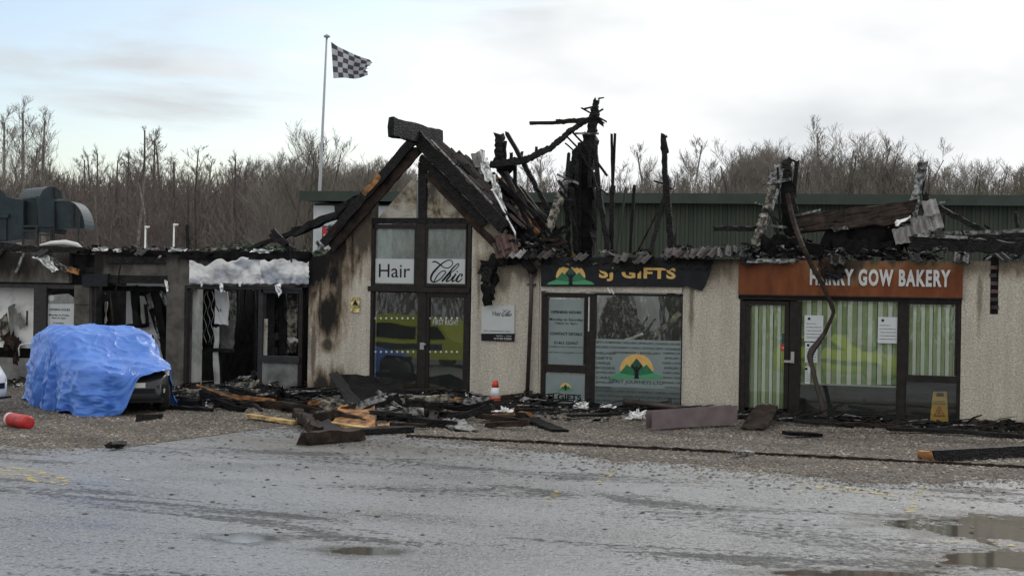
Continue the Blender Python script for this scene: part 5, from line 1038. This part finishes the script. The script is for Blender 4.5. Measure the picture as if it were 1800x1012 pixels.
# the big fallen dark panel over the bakery
MB().slab([at(1394, 408, .75), at(1600, 390, .75), at(1610, 350, .95), at(1396, 378, .95)], .06, n=10, rag=.03, warp=.02).build('fallen_ceiling_panel', 'char_brown', bak)
MB().slab([at(1462, 400, .72), at(1490, 396, .72), at(1492, 404, .72), at(1464, 408, .72)], .015, n=3).build('ash_flake', 'ash', bak)
for (a, b, s_) in [(1614, 398, .9), (1626, 392, .9), (1637, 387, .9), (1580, 415, .8), (1592, 413, .8), (1603, 412, .8), (1632, 366, .8)]: tile(bak, at(a, b-14, .7), Vector((1, .1, .28)), Vector((.2, .5, 1)), 'tile_grey', s_)
MB().slab([at(1572, 392, .6), at(1600, 380, .6), at(1600, 384, .5), at(1576, 398, .5)], .015, n=5, rag=.02, warp=.02).build('torn_flashing', 'foil', bak)
# wall crack holding burnt bricks, right of the bakery
ck = box('wall_recess', 'char_matt', bak, at(1741, 500).x, at(1755, 500).x, -.004, .02, at(1748, 552).z, at(1748, 452).z)
for i in range(6): b = at(1748+rng.uniform(-2, 2), 470+i*14, -.01); MB().box(b.x-.06, b.x+.05, -.02, -.005, b.z-.03, b.z+.03).build('brick', rng.choice(['tile_red', 'tile', 'ash']), ck)
# ragged eaves: tiles and torn felt left along the wall heads
def eaves(par, px0, px1, pyf, n_, seed, tiles=0, kinds=('tile', 'char', 'tile_grey')):
    rg = random.Random(seed); b = MB()
    for i in range(n_):
        px = rg.uniform(px0, px1); y = rg.uniform(-.08, .8); cl = mnoise.noise(Vector((px*.035, seed*3.1, 0)))
        if cl < rg.uniform(-.35, .15): continue
        b.shard(at(px, pyf(px)+rg.gauss(0, 3.0)-6*max(0, cl)*rg.random(), y), rg.uniform(.04, .26)*(.6+.8*max(0, cl)), rg, .18, .35, rg.choice([0, 0, 0, 0, 1, 1, 1, 2]))
    b.build('eaves_debris', ['char', 'char_matt', 'ash'], par, kind='stuff')
    for i in range(tiles):
        px = px0+(px1-px0)*(i+rg.random()*.6)/tiles; tile(par, at(px, pyf(px)-2+rg.gauss(0, 2), -.10+rg.uniform(0, .15)), Vector((1, rg.gauss(0, .2), rg.gauss(0, .12))), Vector((rg.gauss(0, .2), .8, .45)), rg.choice(kinds), rg.uniform(.7, .95))
eaves(gif, 945, 1300, lambda p: 447+(-4 if p > 1170 else 0)+3*math.sin(p*.06), 300, 1, 6, ('char', 'tile', 'char'))
eaves(gif, 1180, 1310, lambda p: 439, 120, 2, 9, ('tile', 'char', 'tile'))
eaves(bak, 1300, 1700, lambda p: 452+3*math.sin(p*.05), 420, 3, 3, ('char', 'tile')); eaves(bak, 1690, 1850, lambda p: 452+3*math.sin(p*.07), 220, 4, 3, ('char', 'char', 'tile')); eaves(bak, 1310, 1480, lambda p: 436, 260, 5); eaves(bak, 1470, 1700, lambda p: 440, 200, 8)
eaves(flat, -40, 320, lambda p: 441, 220, 6, 3, ('char',)); eaves(flat, 320, 560, lambda p: 443, 160, 7); eaves(sal, 890, 985, lambda p: 440, 320, 9, 4); eaves(sal, 870, 960, lambda p: 425, 160, 10)
for (a, b, c, d, w_, y, mt) in [(0, 436, 150, 440, 11, .1, 'char'), (0, 428, 60, 436, 6, .5, 'char'), (180, 446, 235, 440, 4, .2, 'char'), (232, 436, 248, 442, 10, .3, 'char'), (330, 396, 333, 442, 7, 1.4, 'char'), (240, 440, 300, 436, 4, .2, 'ash'), (320, 448, 545, 450, 13, .0, 'char_matt'), (150, 440, 320, 446, 8, .05, 'char_matt'), (510, 432, 512, 460, 3, -.05, 'char'), (300, 442, 420, 436, 4, .1, 'ash_wood'), (480, 405, 505, 430, 8, .7, 'char')]: T(a, b, c, d, w_, y).build('charred_timber', mt, flat)
for q in [[(165, 437), (190, 434), (188, 441), (160, 442)], [(200, 438), (215, 436), (214, 442), (198, 442)], [(300, 436), (330, 438), (326, 442), (296, 441)], [(445, 438), (480, 440), (478, 444), (440, 444)]]: MB().slab([at(a, b, -.05) for a, b in q], .01, n=4, rag=.02, warp=.02).build('torn_flashing', 'foil', flat)
# buckled strap hanging from the bakery roof to the ground
bpz = thing('bent_gutter_strap', at(1455, 742, -.35), 'long kinked dark metal strap hanging from the bakery roof down to the ground', 'gutter')
def strap(pts, ws, ys):
    b = MB(); P = spline([(p[0], p[1], w_) for p, w_ in zip(pts, ws)], 4); n_ = len(P); vs = []; fs = []
    for i, p in enumerate(P):
        y = (ys[0]+(ys[1]-ys[0])*i/(n_-1)) if len(ys) == 2 else (ys[0]+(ys[1]-ys[0])*min(1, max(0, (i/(n_-1)-ys[2])/ys[3]))); c = at(p[0], p[1], y); d = at(*P[min(i+1, n_-1)][:2], y)-at(*P[max(i-1, 0)][:2], y); q = Vector((-d.z, 0, d.x)).normalized()*(p[2]/2/ppm(c))
        for (a, e) in ((-1, 0), (-.5, -.035), (.5, -.035), (1, 0), (.8, .02), (-.8, .02)): vs.append(c+q*a+Vector((0, e, 0)))
    for i in range(n_-1):
        for j in range(6): fs.append((i*6+j, i*6+(j+1) % 6, i*6+6+(j+1) % 6, i*6+6+j))
    return b.add(vs, fs)
strap([(1384, 340), (1394, 385), (1408, 425), (1425, 462), (1448, 505), (1463, 540), (1463, 555), (1448, 588)], [8, 9, 9, 9, 8, 8, 6, 8], (.4, -.32, .08, .24)).build('upper_strap', 'char_brown', bpz)
strap([(1449, 586), (1438, 602), (1428, 615), (1424, 628), (1428, 645), (1434, 670), (1443, 705), (1452, 740)], [8, 10, 12, 11, 8, 8, 8, 10], (-.32, -.36)).build('lower_strap', 'brown_pipe', bpz)

# ================================================================== DEBRIS ON THE GROUND
rg = random.Random(17)
rb_ = MB()
def rubble(n_, x0_, x1_, y0_, y1_, hmax, smin, smax, pal):
    for i in range(n_):
        x = rg.uniform(x0_, x1_); t = rg.random(); y = y1_-(y1_-y0_)*t**1.3; h = hmax*(1-t)*rg.random()*(0.55+.45*math.sin(x*2.3+1)*math.sin(x*.9))
        rb_.shard((x, y, .015+max(0, h)), rg.uniform(smin, smax), rg, .16, .22, rg.choice(pal))
rubble(1500, -6.9, -2.6, -1.3, -.05, .22, .05, .30, [0, 0, 0, 0, 1, 1, 2, 3]); rubble(1500, -3.2, .8, -1.5, -.05, .30, .05, .30, [0, 0, 0, 1, 1, 2, 3]); rubble(900, .5, 4.4, -.75, -.12, .05, .05, .24, [0, 0, 0, 1, 2, 3]); rubble(900, 4.2, 10, -.75, -.05, .10, .05, .28, [0, 0, 0, 1, 1, 3]); rubble(260, -9, -6.5, -1.0, .1, .15, .05, .25, [0, 0, 1, 2, 3]); rubble(300, -12, -9, -.8, .1, .15, .05, .25, [0, 0, 1, 2])
rubble(260, -5.5, 3, -2.6, -1.2, .02, .04, .16, [0, 0, 1, 2, 3]); rubble(160, 6.2, 9.0, -1.2, -.5, .06, .05, .22, [0, 1, 3])
for (x0_, x1_, y0_, y1_, h_, n_) in ((-6.9, .6, -1.7, -.05, .30, 5200), (.5, 10, -.85, -.05, .09, 2600), (-12, -6.5, -1.2, .1, .12, 700)): rubble(n_, x0_, x1_, y0_, y1_, h_, .02, .09, [0, 0, 1, 1, 2, 3, 3, 4, 5])
for i in range(520):
    x = rg.choice([rg.uniform(-6.8, .8), rg.uniform(-6.8, .8), rg.uniform(.6, 9.5)]); y = -.1-abs(rg.gauss(0, .55)); h = .03+(.18 if x < .6 else .07)*rg.random()*math.exp(y*1.2); an = rg.gauss(0, .6); ln = rg.uniform(.2, .9); d = Vector((math.cos(an), math.sin(an)*.6, rg.gauss(0, .13)))*ln
    w_ = rg.uniform(.006, .022); a = Vector((x, y, h)); b_ = a+d; b_.z = max(.012, b_.z); rb_.tube([a, a.lerp(b_, .5)+Vector((0, 0, rg.uniform(-.01, .05))), b_], [w_, w_*.9, w_*.6], 4, rg.choice([0, 0, 1, 2, 3]))
rbo = rb_.build('charred_rubble', ['char', 'char_brown', 'ash', 'char_matt', 'tile_red', 'board_white'], None, kind='stuff'); tag(rbo, 'drift of charred fragments and ash along the foot of the shop fronts', 'rubble')
def gs_(px, py, h=0.0): p = gnd(px, py); return Vector((p.x, p.y, h))
def piece(name, mb, mt, label, cat='debris', group='fallen pieces in front of the shops'): return solo(mb, name, mt, label, cat, group)
def gb(a, b, c, d, w_, h, dz=0.0, **k): # timber lying on the ground between two photo points
    p, q = gs_(a, b, h/2+.012+dz), gs_(c, d, h/2+.012); return MB().beam(p, q, h, w_, **k)
piece('roofing_sheet', MB().slab([gs_(633, 738, .02), gs_(735, 742, .02), gs_(705, 712, .42), gs_(578, 700, .52)], .03, n=8, rag=.05, warp=.03), 'char_matt', 'large buckled black roofing sheet leaning below the tall salon window')
piece('sheet_edge', MB().slab([gs_(575, 722, .60), gs_(590, 718, .62), gs_(650, 742, .10), gs_(628, 742, .08)], .03, n=6, rag=.03, warp=.02), 'char', 'upturned black rim of the roofing sheet left of the salon door')
piece('orange_board', MB().slab([gs_(582, 752, .02), gs_(658, 758, .02), gs_(660, 745, .26), gs_(598, 742, .24)], .04, n=6, rag=.025, warp=.012), 'raw', 'scorched orange wooden board propped in the heap below the salon')
piece('pale_plank', gb(437, 737, 520, 747, .16, .05, .03), 'raw_pale', 'split pale yellow plank at the left end of the debris heap')
piece('pale_plank', gb(576, 750, 645, 758, .16, .05, .02), 'raw_pale', 'split pale yellow plank lying under the orange board')
piece('charred_log', gb(535, 782, 636, 773, .18, .16, .0, jit=.2, splint=.04), 'char_brown', 'thick charred timber nearest the camera on the wet concrete')
piece('charred_log', gb(522, 740, 560, 768, .14, .14, .05, jit=.25), 'char_brown', 'short charred timber crossing the end of the thick one')
piece('ribbed_offcut', MB().slab([gs_(545, 752, .05), gs_(575, 752, .1), gs_(605, 768, .08), gs_(570, 772, .03)], .03, n=6, rag=.02, warp=.012), 'char', 'dark ribbed offcut between the charred timbers')
piece('burnt_board', gb(625, 764, 722, 760, .25, .08, .0, jit=.1), 'char', 'flat black board at the front of the heap below the salon')
pb = MB().slab([gs_(663, 762, .115), gs_(684, 761, .115), gs_(684, 757, .115), gs_(663, 758, .115)], .01, n=3, rag=.01, warp=0); piece('orange_scrap', pb, 'raw', 'orange wood scrap lying on the flat black board')
piece('fallen_sheet', MB().slab([gs_(738, 752, .03), gs_(764, 752, .03), gs_(776, 733, .32), gs_(748, 730, .34)], .04, n=5, rag=.015, warp=.01), 'char', 'black rectangular panel tilted up in front of the salon door')
piece('grey_sheet', MB().slab([gs_(768, 748, .06), gs_(800, 748, .12), gs_(845, 760, .03), gs_(800, 760, .02)], .012, n=6, rag=.03, warp=.02), 'ash', 'pale grey curled sheet right of the tilted black panel')
piece('long_strip', gb(680, 735, 742, 727, .10, .04, .14), 'ash', 'pale edged strip lying across the heap by the salon door')
for (a, b, r_, lab) in [(822, 712, .30, 'crumpled foil bundle by the salon door'), (888, 733, .26, 'crumpled foil scrap in front of the traffic cone'), (1023, 722, .26, 'crumpled foil bundle under the SJ GIFTS lower pane'), (1068, 724, .22, 'small crumpled foil scrap below the patterned window'), (740, 716, .16, 'white crumpled scrap at the salon door sill'), (1120, 737, .24, 'pale torn lining beside the mauve gutter'), (526, 746, .13, 'small round pale scrap on the debris heap left of the orange board'), (355, 716, .18, 'white crumpled scrap near the covered car')]:
    c = gs_(a, b, 0); fb = MB(); vs = []; fs = []; n_, m_ = 22, 10
    for j in range(m_+1):
        for i in range(n_):
            t = math.pi*.5*j/m_; p = 2*math.pi*i/n_; k = r_*(.45+.8*abs(mnoise.noise(Vector((math.cos(p)*1.7+a*.37, math.sin(p)*1.7, j*.45)))))*(1+.10*rg.uniform(-1, 1)); vs.append(c+Vector((math.cos(p)*math.cos(t)*k, math.sin(p)*math.cos(t)*k*.7, math.sin(t)*k*.75+.01)))
    for j in range(m_):
        for i in range(n_): fs.append((j*n_+i, j*n_+(i+1) % n_, (j+1)*n_+(i+1) % n_, (j+1)*n_+i))
    piece('foil_scrap', fb.add(vs, fs), 'foil' if a not in (526,) else 'ash', lab)
for (a, b, c, d, w_, h_, mt, lab) in [(320, 712, 400, 700, .12, .05, 'char', 'black board by the covered car front'), (380, 722, 450, 708, .12, .05, 'char', 'black board below the gutted doorway'), (430, 712, 500, 722, .10, .05, 'char_brown', 'brown charred board below the burnt window'), (470, 706, 540, 712, .10, .05, 'char', 'black board at the foot of the burnt window'), (500, 724, 575, 712, .14, .06, 'char', 'black board at the foot of the sooty wall'), (690, 722, 730, 735, .12, .05, 'char_brown', 'short brown board by the salon door'), (790, 735, 850, 728, .14, .05, 'char', 'black board right of the salon door'), (850, 742, 920, 735, .14, .05, 'char_brown', 'brown charred board before the traffic cone'), (905, 728, 990, 722, .10, .04, 'char', 'black board at the foot of the downpipe'), (930, 742, 985, 760, .26, .03, 'char_matt', 'flat black sheet lying on the gravel before the gift shop'), (1000, 738, 1090, 730, .10, .04, 'char', 'black board below the SJ GIFTS film'), (1395, 748, 1500, 752, .12, .05, 'char', 'black board along the bakery step'), (1480, 752, 1600, 754, .10, .05, 'char_brown', 'brown board along the bakery step'), (1560, 762, 1700, 762, .14, .05, 'char', 'black board below the yellow board'), (1640, 764, 1800, 772, .12, .06, 'char', 'long black board at the foot of the right wall'), (1380, 770, 1440, 768, .16, .05, 'char_matt', 'black scrap beside the curved gutter'), (240, 742, 285, 736, .10, .03, 'char', 'black scrap on the gravel before the covered car'), (190, 792, 218, 786, .10, .05, 'char', 'black lump on the wet asphalt left'), (1292, 805, 1322, 800, .08, .05, 'ash', 'small pale scrap on the timber edging')]:
    piece('charred_board', gb(a, b, c, d, w_, h_, .04), mt, lab)
heap = thing('timber_heap', gs_(690, 735, 0), 'tangled heap of charred roof timbers before the salon door', 'debris')
heap2 = thing('timber_heap', gs_(430, 712, 0), 'lower spread of charred timbers before the gutted doorway', 'debris')
for (hp_, xa, xb, yb, n_, hh) in ((heap, 560, 905, 742, 74, .34), (heap2, 318, 575, 716, 52, .20)):
    for i in range(n_):
        px = rg.uniform(xa, xb); py = yb+rg.gauss(-8, 11); c = gs_(px, py, 0); bell = math.exp(-((px-(xa+xb)/2)/((xb-xa)*.32))**2); an = rg.gauss(0.1, .7); ln = rg.uniform(.3, 1.15)
        z = .03+hh*bell*rg.random(); d = Vector((math.cos(an), .5*math.sin(an), rg.gauss(0, .16)))*ln*.5; p, q = c-d, c+d; p.z = max(.03, z-d.z); q.z = max(.03, z+d.z)
        if max(p.y, q.y) > -.06: continue
        MB().beam(p, q, rg.uniform(.03, .12), rg.uniform(.03, .09), rg, jit=.2, splint=.06, seg=6).build('charred_timber', rg.choice(['char', 'char', 'char', 'char_brown', 'char_brown', 'char_matt', 'ash', 'raw' if i % 3 == 0 else 'char', 'ash_wood']), hp_)
wb = thing('charred_beam', gs_(1705, 810, 0), 'long charred beam with a bare cut end on the gravel at right', 'beam')
MB().beam(gs_(1634, 812, .09), gs_(1850, 800, .09), .13, .13, jit=.1).build('burnt_length', 'char', wb); MB().beam(gs_(1618, 812, .09), gs_(1636, 812, .09), .11, .11, jit=.08).build('bare_end', 'raw', wb)
# fallen gutter, pipe and curved gutter below the gift shop window
def channel(a, b, w_, h_, th=.012):
    ax = (b-a).normalized(); sd_ = Vector((ax.y, -ax.x, 0)).normalized(); u = Vector((0, 0, 1)); pr = [(0, h_), (0, 0), (w_, 0), (w_, h_), (w_-th, h_), (w_-th, th), (th, th), (th, h_)]
    return MB().prism([a+sd_*(-p)+u*q for p, q in pr], b-a)
bg_ = gs_(1146, 757, .015); eg = gs_(1296, 750, .06)
ch = channel(bg_, eg, .16, .28); piece('fallen_gutter', ch, 'mauve', 'mauve-brown box gutter lying on the gravel below the gift shop window', 'gutter', 'fallen gutters')
tp_ = thing('fallen_pipe', gs_(1190, 735, 0), 'dark brown pipe lying slanted over the box gutter', 'pipe')
a_, e_ = at(1097, 705, -.35), at(1278, 727, -.85); MB().tube([a_, a_.lerp(e_, .5), e_], .055, 10).build('pipe', 'brown_pipe', tp_, True)
for t in (.15, .42, .68): c = a_.lerp(e_, t); MB().tube([c+Vector((0, 0, .07)), c+Vector((.01, -.02, -.16))], .018, 6).build('clip', 'brown_pipe', tp_)
T(1180, 728, 1178, 700, 5, -.5).build('pipe_stub', 'brown_pipe', tp_)
cg = strap([(1298, 745), (1305, 758), (1325, 772), (1348, 782), (1370, 788)], [14, 13, 13, 12, 11], (-.9, -1.25)); piece('curved_gutter', cg, 'mauve', 'curved brown gutter end bending onto the gravel by the bakery door', 'gutter', 'fallen gutters')
for i, q in enumerate([[(1300, 748), (1340, 752), (1368, 735), (1330, 724)], [(1310, 738), (1345, 745), (1360, 728), (1335, 722)]]): piece('buckled_sheet', MB().slab([gs_(q[0][0], q[0][1]+8, .03), gs_(q[1][0], q[1][1]+6, .03), gs_(q[2][0], q[2][1]+10, .28), gs_(q[3][0], q[3][1]+14, .26)], .015, n=5, rag=.02, warp=.02), ['char_brown', 'mauve'][i], ['buckled brown sheet at the bakery door step', 'smaller buckled mauve sheet at the bakery door step'][i])
piece('upright_shard', T(1776, 768, 1783, 748, 9, -.25), 'char_brown', 'upright burnt brown shard at the foot of the wall on the far right')
# traffic cone
cp_ = gs_(870, 716, 0); cn = thing('traffic_cone', cp_, 'red and white traffic cone against the cream wall beside the downpipe', 'traffic cone')
def lathe(pr, c, n_=20):
    b = MB(); vs = []; fs = []
    for (r_, z) in pr:
        for i in range(n_): t = 2*math.pi*i/n_; vs.append(c+Vector((r_*math.cos(t), r_*math.sin(t), z)))
    for j in range(len(pr)-1):
        for i in range(n_): fs.append((j*n_+i, j*n_+(i+1) % n_, (j+1)*n_+(i+1) % n_, (j+1)*n_+i))
    fs.append(tuple(range(n_-1, -1, -1))); fs.append(tuple((len(pr)-1)*n_+i for i in range(n_))); return b.add(vs, fs)
cp_ = cp_+Vector((0, 0, 0.0))
MB().box(cp_.x-.15, cp_.x+.15, cp_.y-.15, cp_.y+.15, 0, .03).build('base', 'tyre', cn)
cp_ = cp_+Vector((0, 0, .05))
lathe([(.115, .03), (.1, .14)], cp_).build('lower_band', 'orange', cn, True); lathe([(.1, .141), (.066, .31)], cp_).build('white_band', 'white', cn, True); lathe([(.066, .311), (.044, .43), (.03, .435)], cp_).build('upper_band', 'orange', cn, True)

# ================================================================== CARS
def car(name, loc, rz, label, paint, cover=False):
    t = thing(name, loc, label, 'car', None, rz)
    # half-width outlines along the length: x, half width at sill, shoulder z, bonnet/roof z
    st_ = [(-2.05, .62, .80, .86), (-1.98, .80, .88, 1.05), (-1.6, .86, .92, 1.36), (-.9, .88, .92, 1.47), (-.1, .88, .92, 1.48), (.45, .88, .92, 1.30), (.95, .87, .92, .99), (1.4, .85, .86, .90), (1.85, .78, .74, .78), (2.05, .60, .60, .64), (2.10, .5, .50, .54)]
    b = MB(); vs = []; fs = []; pr_n = 12
    for (x, hw, zs, zr) in st_:
        tw = hw*.70 if zr > 1.15 else hw*.86
        half = [(hw*.9, .22), (hw, .34), (hw*1.0, .55), (hw*.985, zs*.95), (hw*.93, zs), (tw, zs+(zr-zs)*.85), (tw*.55, zr)]
        ring = half+[(-y, z) for y, z in reversed(half)]; pr_n = len(ring); vs += [(x, y, z) for y, z in ring]
    for i in range(len(st_)-1):
        for j in range(pr_n): fs.append((i*pr_n+j, (i+1)*pr_n+j, (i+1)*pr_n+(j+1) % pr_n, i*pr_n+(j+1) % pr_n))
    fs.append(tuple(range(pr_n))); fs.append(tuple((len(st_)-1)*pr_n+j for j in range(pr_n-1, -1, -1)))
    b.add(vs, fs); o = place(b, 'body', paint, t); o.data.polygons.foreach_set('use_smooth', [True]*len(o.data.polygons))
    for x in (-1.3, 1.32):
        for y in (-.80, .80):
            wb_ = MB().tube([(x, y-.1, .31), (x, y-.07, .31), (x, y+.07, .31), (x, y+.1, .31)], [.27, .31, .31, .27], 20); wh = place(wb_, 'wheel', 'tyre', t); r2 = MB().tube([(x, y+.105*(1 if y > 0 else -1)-.005, .31), (x, y+.105*(1 if y > 0 else -1)+.005, .31)], .19, 16); place(r2, 'rim', 'steel', wh)
    for s_ in (-1, 1):
        place(MB().prism([(1.80, s_*.50, .66), (1.66, s_*.80, .70), (1.52, s_*.845, .84), (1.72, s_*.60, .80)], (.06, s_*.03, .012)), 'headlight', 'lamp', t)
        place(MB().prism([(2.055, s_*.46, .40), (1.985, s_*.66, .40), (1.985, s_*.67, .48), (2.055, s_*.48, .49)], (.02, 0, 0)), 'fog_lamp', 'lamp', t)
        place(MB().prism([(.38, s_*.73, .97), (-1.5, s_*.72, .98), (-1.35, s_*.635, 1.30), (-.2, s_*.625, 1.36)], (0, s_*.06, 0)), 'side_window', 'ink', t)
        place(MB().prism([(-2.02, s_*.55, .72), (-1.94, s_*.80, .72), (-1.90, s_*.80, .95), (-2.0, s_*.55, .93)], (-.03, 0, 0)), 'tail_light', 'red', t)
    place(MB().prism([(1.00, -.68, 1.00), (1.00, .68, 1.00), (.45, .58, 1.30), (.45, -.58, 1.30)], (.015, 0, .02)), 'windscreen', 'ink', t)
    place(MB().box(1.98, 2.105, -.45, .45, .40, .49), 'grille', 'ink', t); place(MB().box(1.95, 2.12, -.62, .62, .24, .27), 'lower_lip', 'ink', t); place(MB().box(2.095, 2.12, -.26, .26, .51, .60), 'number_plate', 'offwhite', t)
    return t
CAR_P = gs_(178, 715, 0); CAR_R = math.atan2(-(CAM-CAR_P).y*-1, (CAM-CAR_P).x)
hd = (CAM-CAR_P); hd.z = 0; hd.normalize(); ang = math.atan2(hd.y, hd.x)+R(15)
c0 = CAR_P-Vector((math.cos(ang), math.sin(ang), 0))*.1
car('parked_car', (c0.x, c0.y, 0), ang, 'dark grey car mostly hidden under the blue tarpaulin', 'car_grey').scale = (.88, .88, .86)
# tarpaulin draped over it
tcx = MB(); NA, NS = 300, 110; vs = []; ca, sa = math.cos(ang), math.sin(ang)
def hfield(x, y):
    P = [(-2.2, .95), (-1.95, 1.15), (-1.6, 1.42), (-.9, 1.53), (-.1, 1.54), (.45, 1.38), (.95, 1.07), (1.4, .97), (1.85, .84), (2.2, .72)]
    z = P[0][1] if x < P[0][0] else P[-1][1]
    for (a, za), (b_, zb) in zip(P, P[1:]):
        if a <= x <= b_: z = za+(zb-za)*(x-a)/(b_-a)
    k = max(0, abs(y)-.6)/.4; return z+.05-.20*min(1, k)**1.6
for i in range(NA):
    ph = 2*math.pi*i/NA; cx, cy_ = math.cos(ph), math.sin(ph); n_ = 4.5
    Rf = (abs(cx/2.18)**n_+abs(cy_/.97)**n_)**(-1/n_)
    fold = .06*math.sin(ph*17+1.0)+.05*math.sin(ph*29+2.2)+.05*math.sin(ph*9)
    corner = math.exp(-((math.atan2(math.sin(ph-R(21)), math.cos(ph-R(21))))/R(22))**6)     # lifted front corner showing the bumper
    hem = .02+.03*math.sin(ph*7)+.02*math.sin(ph*19)+.60*corner
    for j in range(NS+1):
        s_ = j/NS*(1-.51*corner)
        if s_ < .5:
            r_ = Rf*(s_/.5); x, y = r_*cx, r_*cy_; z = hfield(x, y); amp = .02
            z += .03*mnoise.noise(Vector((x*2.2, y*2.2, 1)))+.022*abs(mnoise.noise(Vector((x*5, y*3, 4))))
        else:
            t = (s_-.5)/.5; ze = hfield(Rf*cx, Rf*cy_); z = ze+(hem-ze)*t; out = .05*math.sin(min(1, t*3)*1.57)+t*(.10+fold*1.2)+.035*mnoise.noise(Vector((ph*5, t*4, 7)))+.03*mnoise.noise(Vector((ph*14, t*7, 2)))+.02*mnoise.noise(Vector((ph*30, t*16, 12)))
            r_ = Rf+out-.08*corner*t; x, y = r_*cx, r_*cy_
            z += .03*mnoise.noise(Vector((ph*9, t*6, 3)))*(1-t)
        kx = Vector((x*1.7+3, y*1.7, z*1.7)); cr_n = .06*(1-abs(mnoise.noise(kx*.8)))**9+.035*(1-abs(mnoise.noise(kx*1.7+Vector((5, 2, 1)))))**8+.010*(1-abs(mnoise.noise(kx*3.1+Vector((1, 7, 3)))))**8-.03
        x, y = x*(1+cr_n*.45), y*(1+cr_n*.7); z = z+(cr_n*.55 if z > .2 else 0)
        x, y, z = x*.88, y*.88, z*.86
        vs.append((c0.x+x*ca-y*sa, c0.y+x*sa+y*ca, max(.008, z)))
fs = []
for i in range(NA):
    for j in range(NS): a = i*(NS+1)+j; b_ = ((i+1) % NA)*(NS+1)+j; fs.append((a, b_, b_+1, a+1))
tcx.add(vs, fs)
solo(tcx, 'tarpaulin', 'tarp', 'wrinkled bright blue tarpaulin draped over the parked car', 'tarpaulin', smooth=True)
wp = gs_(-228, 722, 0)
car('parked_car', (wp.x, wp.y, 0), math.atan2(hd.y, hd.x)+R(62), 'white car cut off by the left edge of the picture', 'car_white')
# red cylinder lying on the gravel
rc = thing('fire_extinguisher', gs_(34, 752, 0), 'red metal fire extinguisher lying on the gravel beside the blue tarpaulin', 'fire extinguisher')
a_, b_ = gs_(14, 748, .1), gs_(52, 755, .1); ax = (b_-a_).normalized()
MB().tube([a_-ax*.04, a_, a_+ax*.03, b_-ax*.07, b_-ax*.03, b_-ax*.02], [.04, .075, .10, .10, .09, .055], 18).build('cylinder', 'red', rc, True); MB().tube([a_-ax*.12, a_-ax*.03], [.035, .04], 10).build('valve', 'ink', rc, True); MB().tube([a_+ax*.06, a_+ax*.13], .1015, 18).build('label_band', 'letter_white', rc, True)

# ================================================================== ACROSS THE CAR PARK (seen mirrored in the shop glass)
pc_ = car('patrol_car', (2.6, -24.0, 0), R(8), 'high-visibility yellow car mirrored in the bakery window', 'hivis')
for s_ in (-1, 1): place(MB().box(-1.6, 1.2, s_*.885-.006, s_*.885+.006, .52, .66), 'blue_stripe', 'blue', pc_)
vn = thing('response_van', (-12.4, -24.0, 0), 'tall high-visibility yellow van mirrored in the lower salon glass', 'van', None, R(14)); vn.scale = (1, 1, .74)
pv = [(-2.7, .35), (2.55, .35), (2.7, .6), (2.6, 1.05), (1.95, 1.25), (1.35, 2.15), (1.0, 2.4), (-2.55, 2.45), (-2.7, 2.2)]
place(MB().prism([(x, -.95, z) for x, z in pv], (0, 1.9, 0)), 'body', 'hivis', vn)
for s_ in (-1, 1):
    place(MB().prism([(1.75, s_*.955, 1.28), (.6, s_*.955, 1.28), (.6, s_*.955, 2.0), (1.3, s_*.955, 2.0)], (0, s_*.012, 0)), 'side_window', 'ink', vn); place(MB().prism([(.4, s_*.955, 1.28), (-2.3, s_*.955, 1.28), (-2.3, s_*.955, 2.0), (.4, s_*.955, 2.0)], (0, s_*.012, 0)), 'side_window', 'ink', vn)
    place(MB().box(-2.6, 1.6, s_*.957-.006, s_*.957+.006, .75, 1.05), 'blue_panel', 'blue', vn)
    for x in (-1.7, 1.75): place(MB().tube([(x, s_*.8-.12, .34), (x, s_*.8+.12, .34)], .34, 20), 'wheel', 'tyre', vn)
V = []; Fc = []; rg = random.Random(77)
for i in range(16000):
    x = rg.uniform(-110, 30); y = rg.uniform(-85, -60); z = rg.uniform(.0, 6.5+1.5*math.sin(x*.13)+rg.gauss(0, .8)); ln = rg.uniform(.6, 2.4); r_ = rg.uniform(.03, .09); a = Vector((x, y, max(0, z))); b_ = a+Vector((rg.gauss(0, .4), rg.gauss(0, .4), 1)).normalized()*ln; q = Vector((r_, 0, 0)); k = len(V)
    V += [tuple(a-q), tuple(a+q), tuple(a+Vector((0, r_, 0))), tuple(b_)]; Fc += [(k, k+1, k+3), (k+1, k+2, k+3), (k+2, k, k+3)]
me = bpy.data.meshes.new('woodland'); me.from_pydata(V, [], Fc); me.materials.append(M['twig_olive'])
wd2 = bpy.data.objects.new('woodland', me); col.objects.link(wd2); wd2['kind'] = 'stuff'; tag(wd2, 'low bare woodland across the car park mirrored in the shop glass', 'woodland')
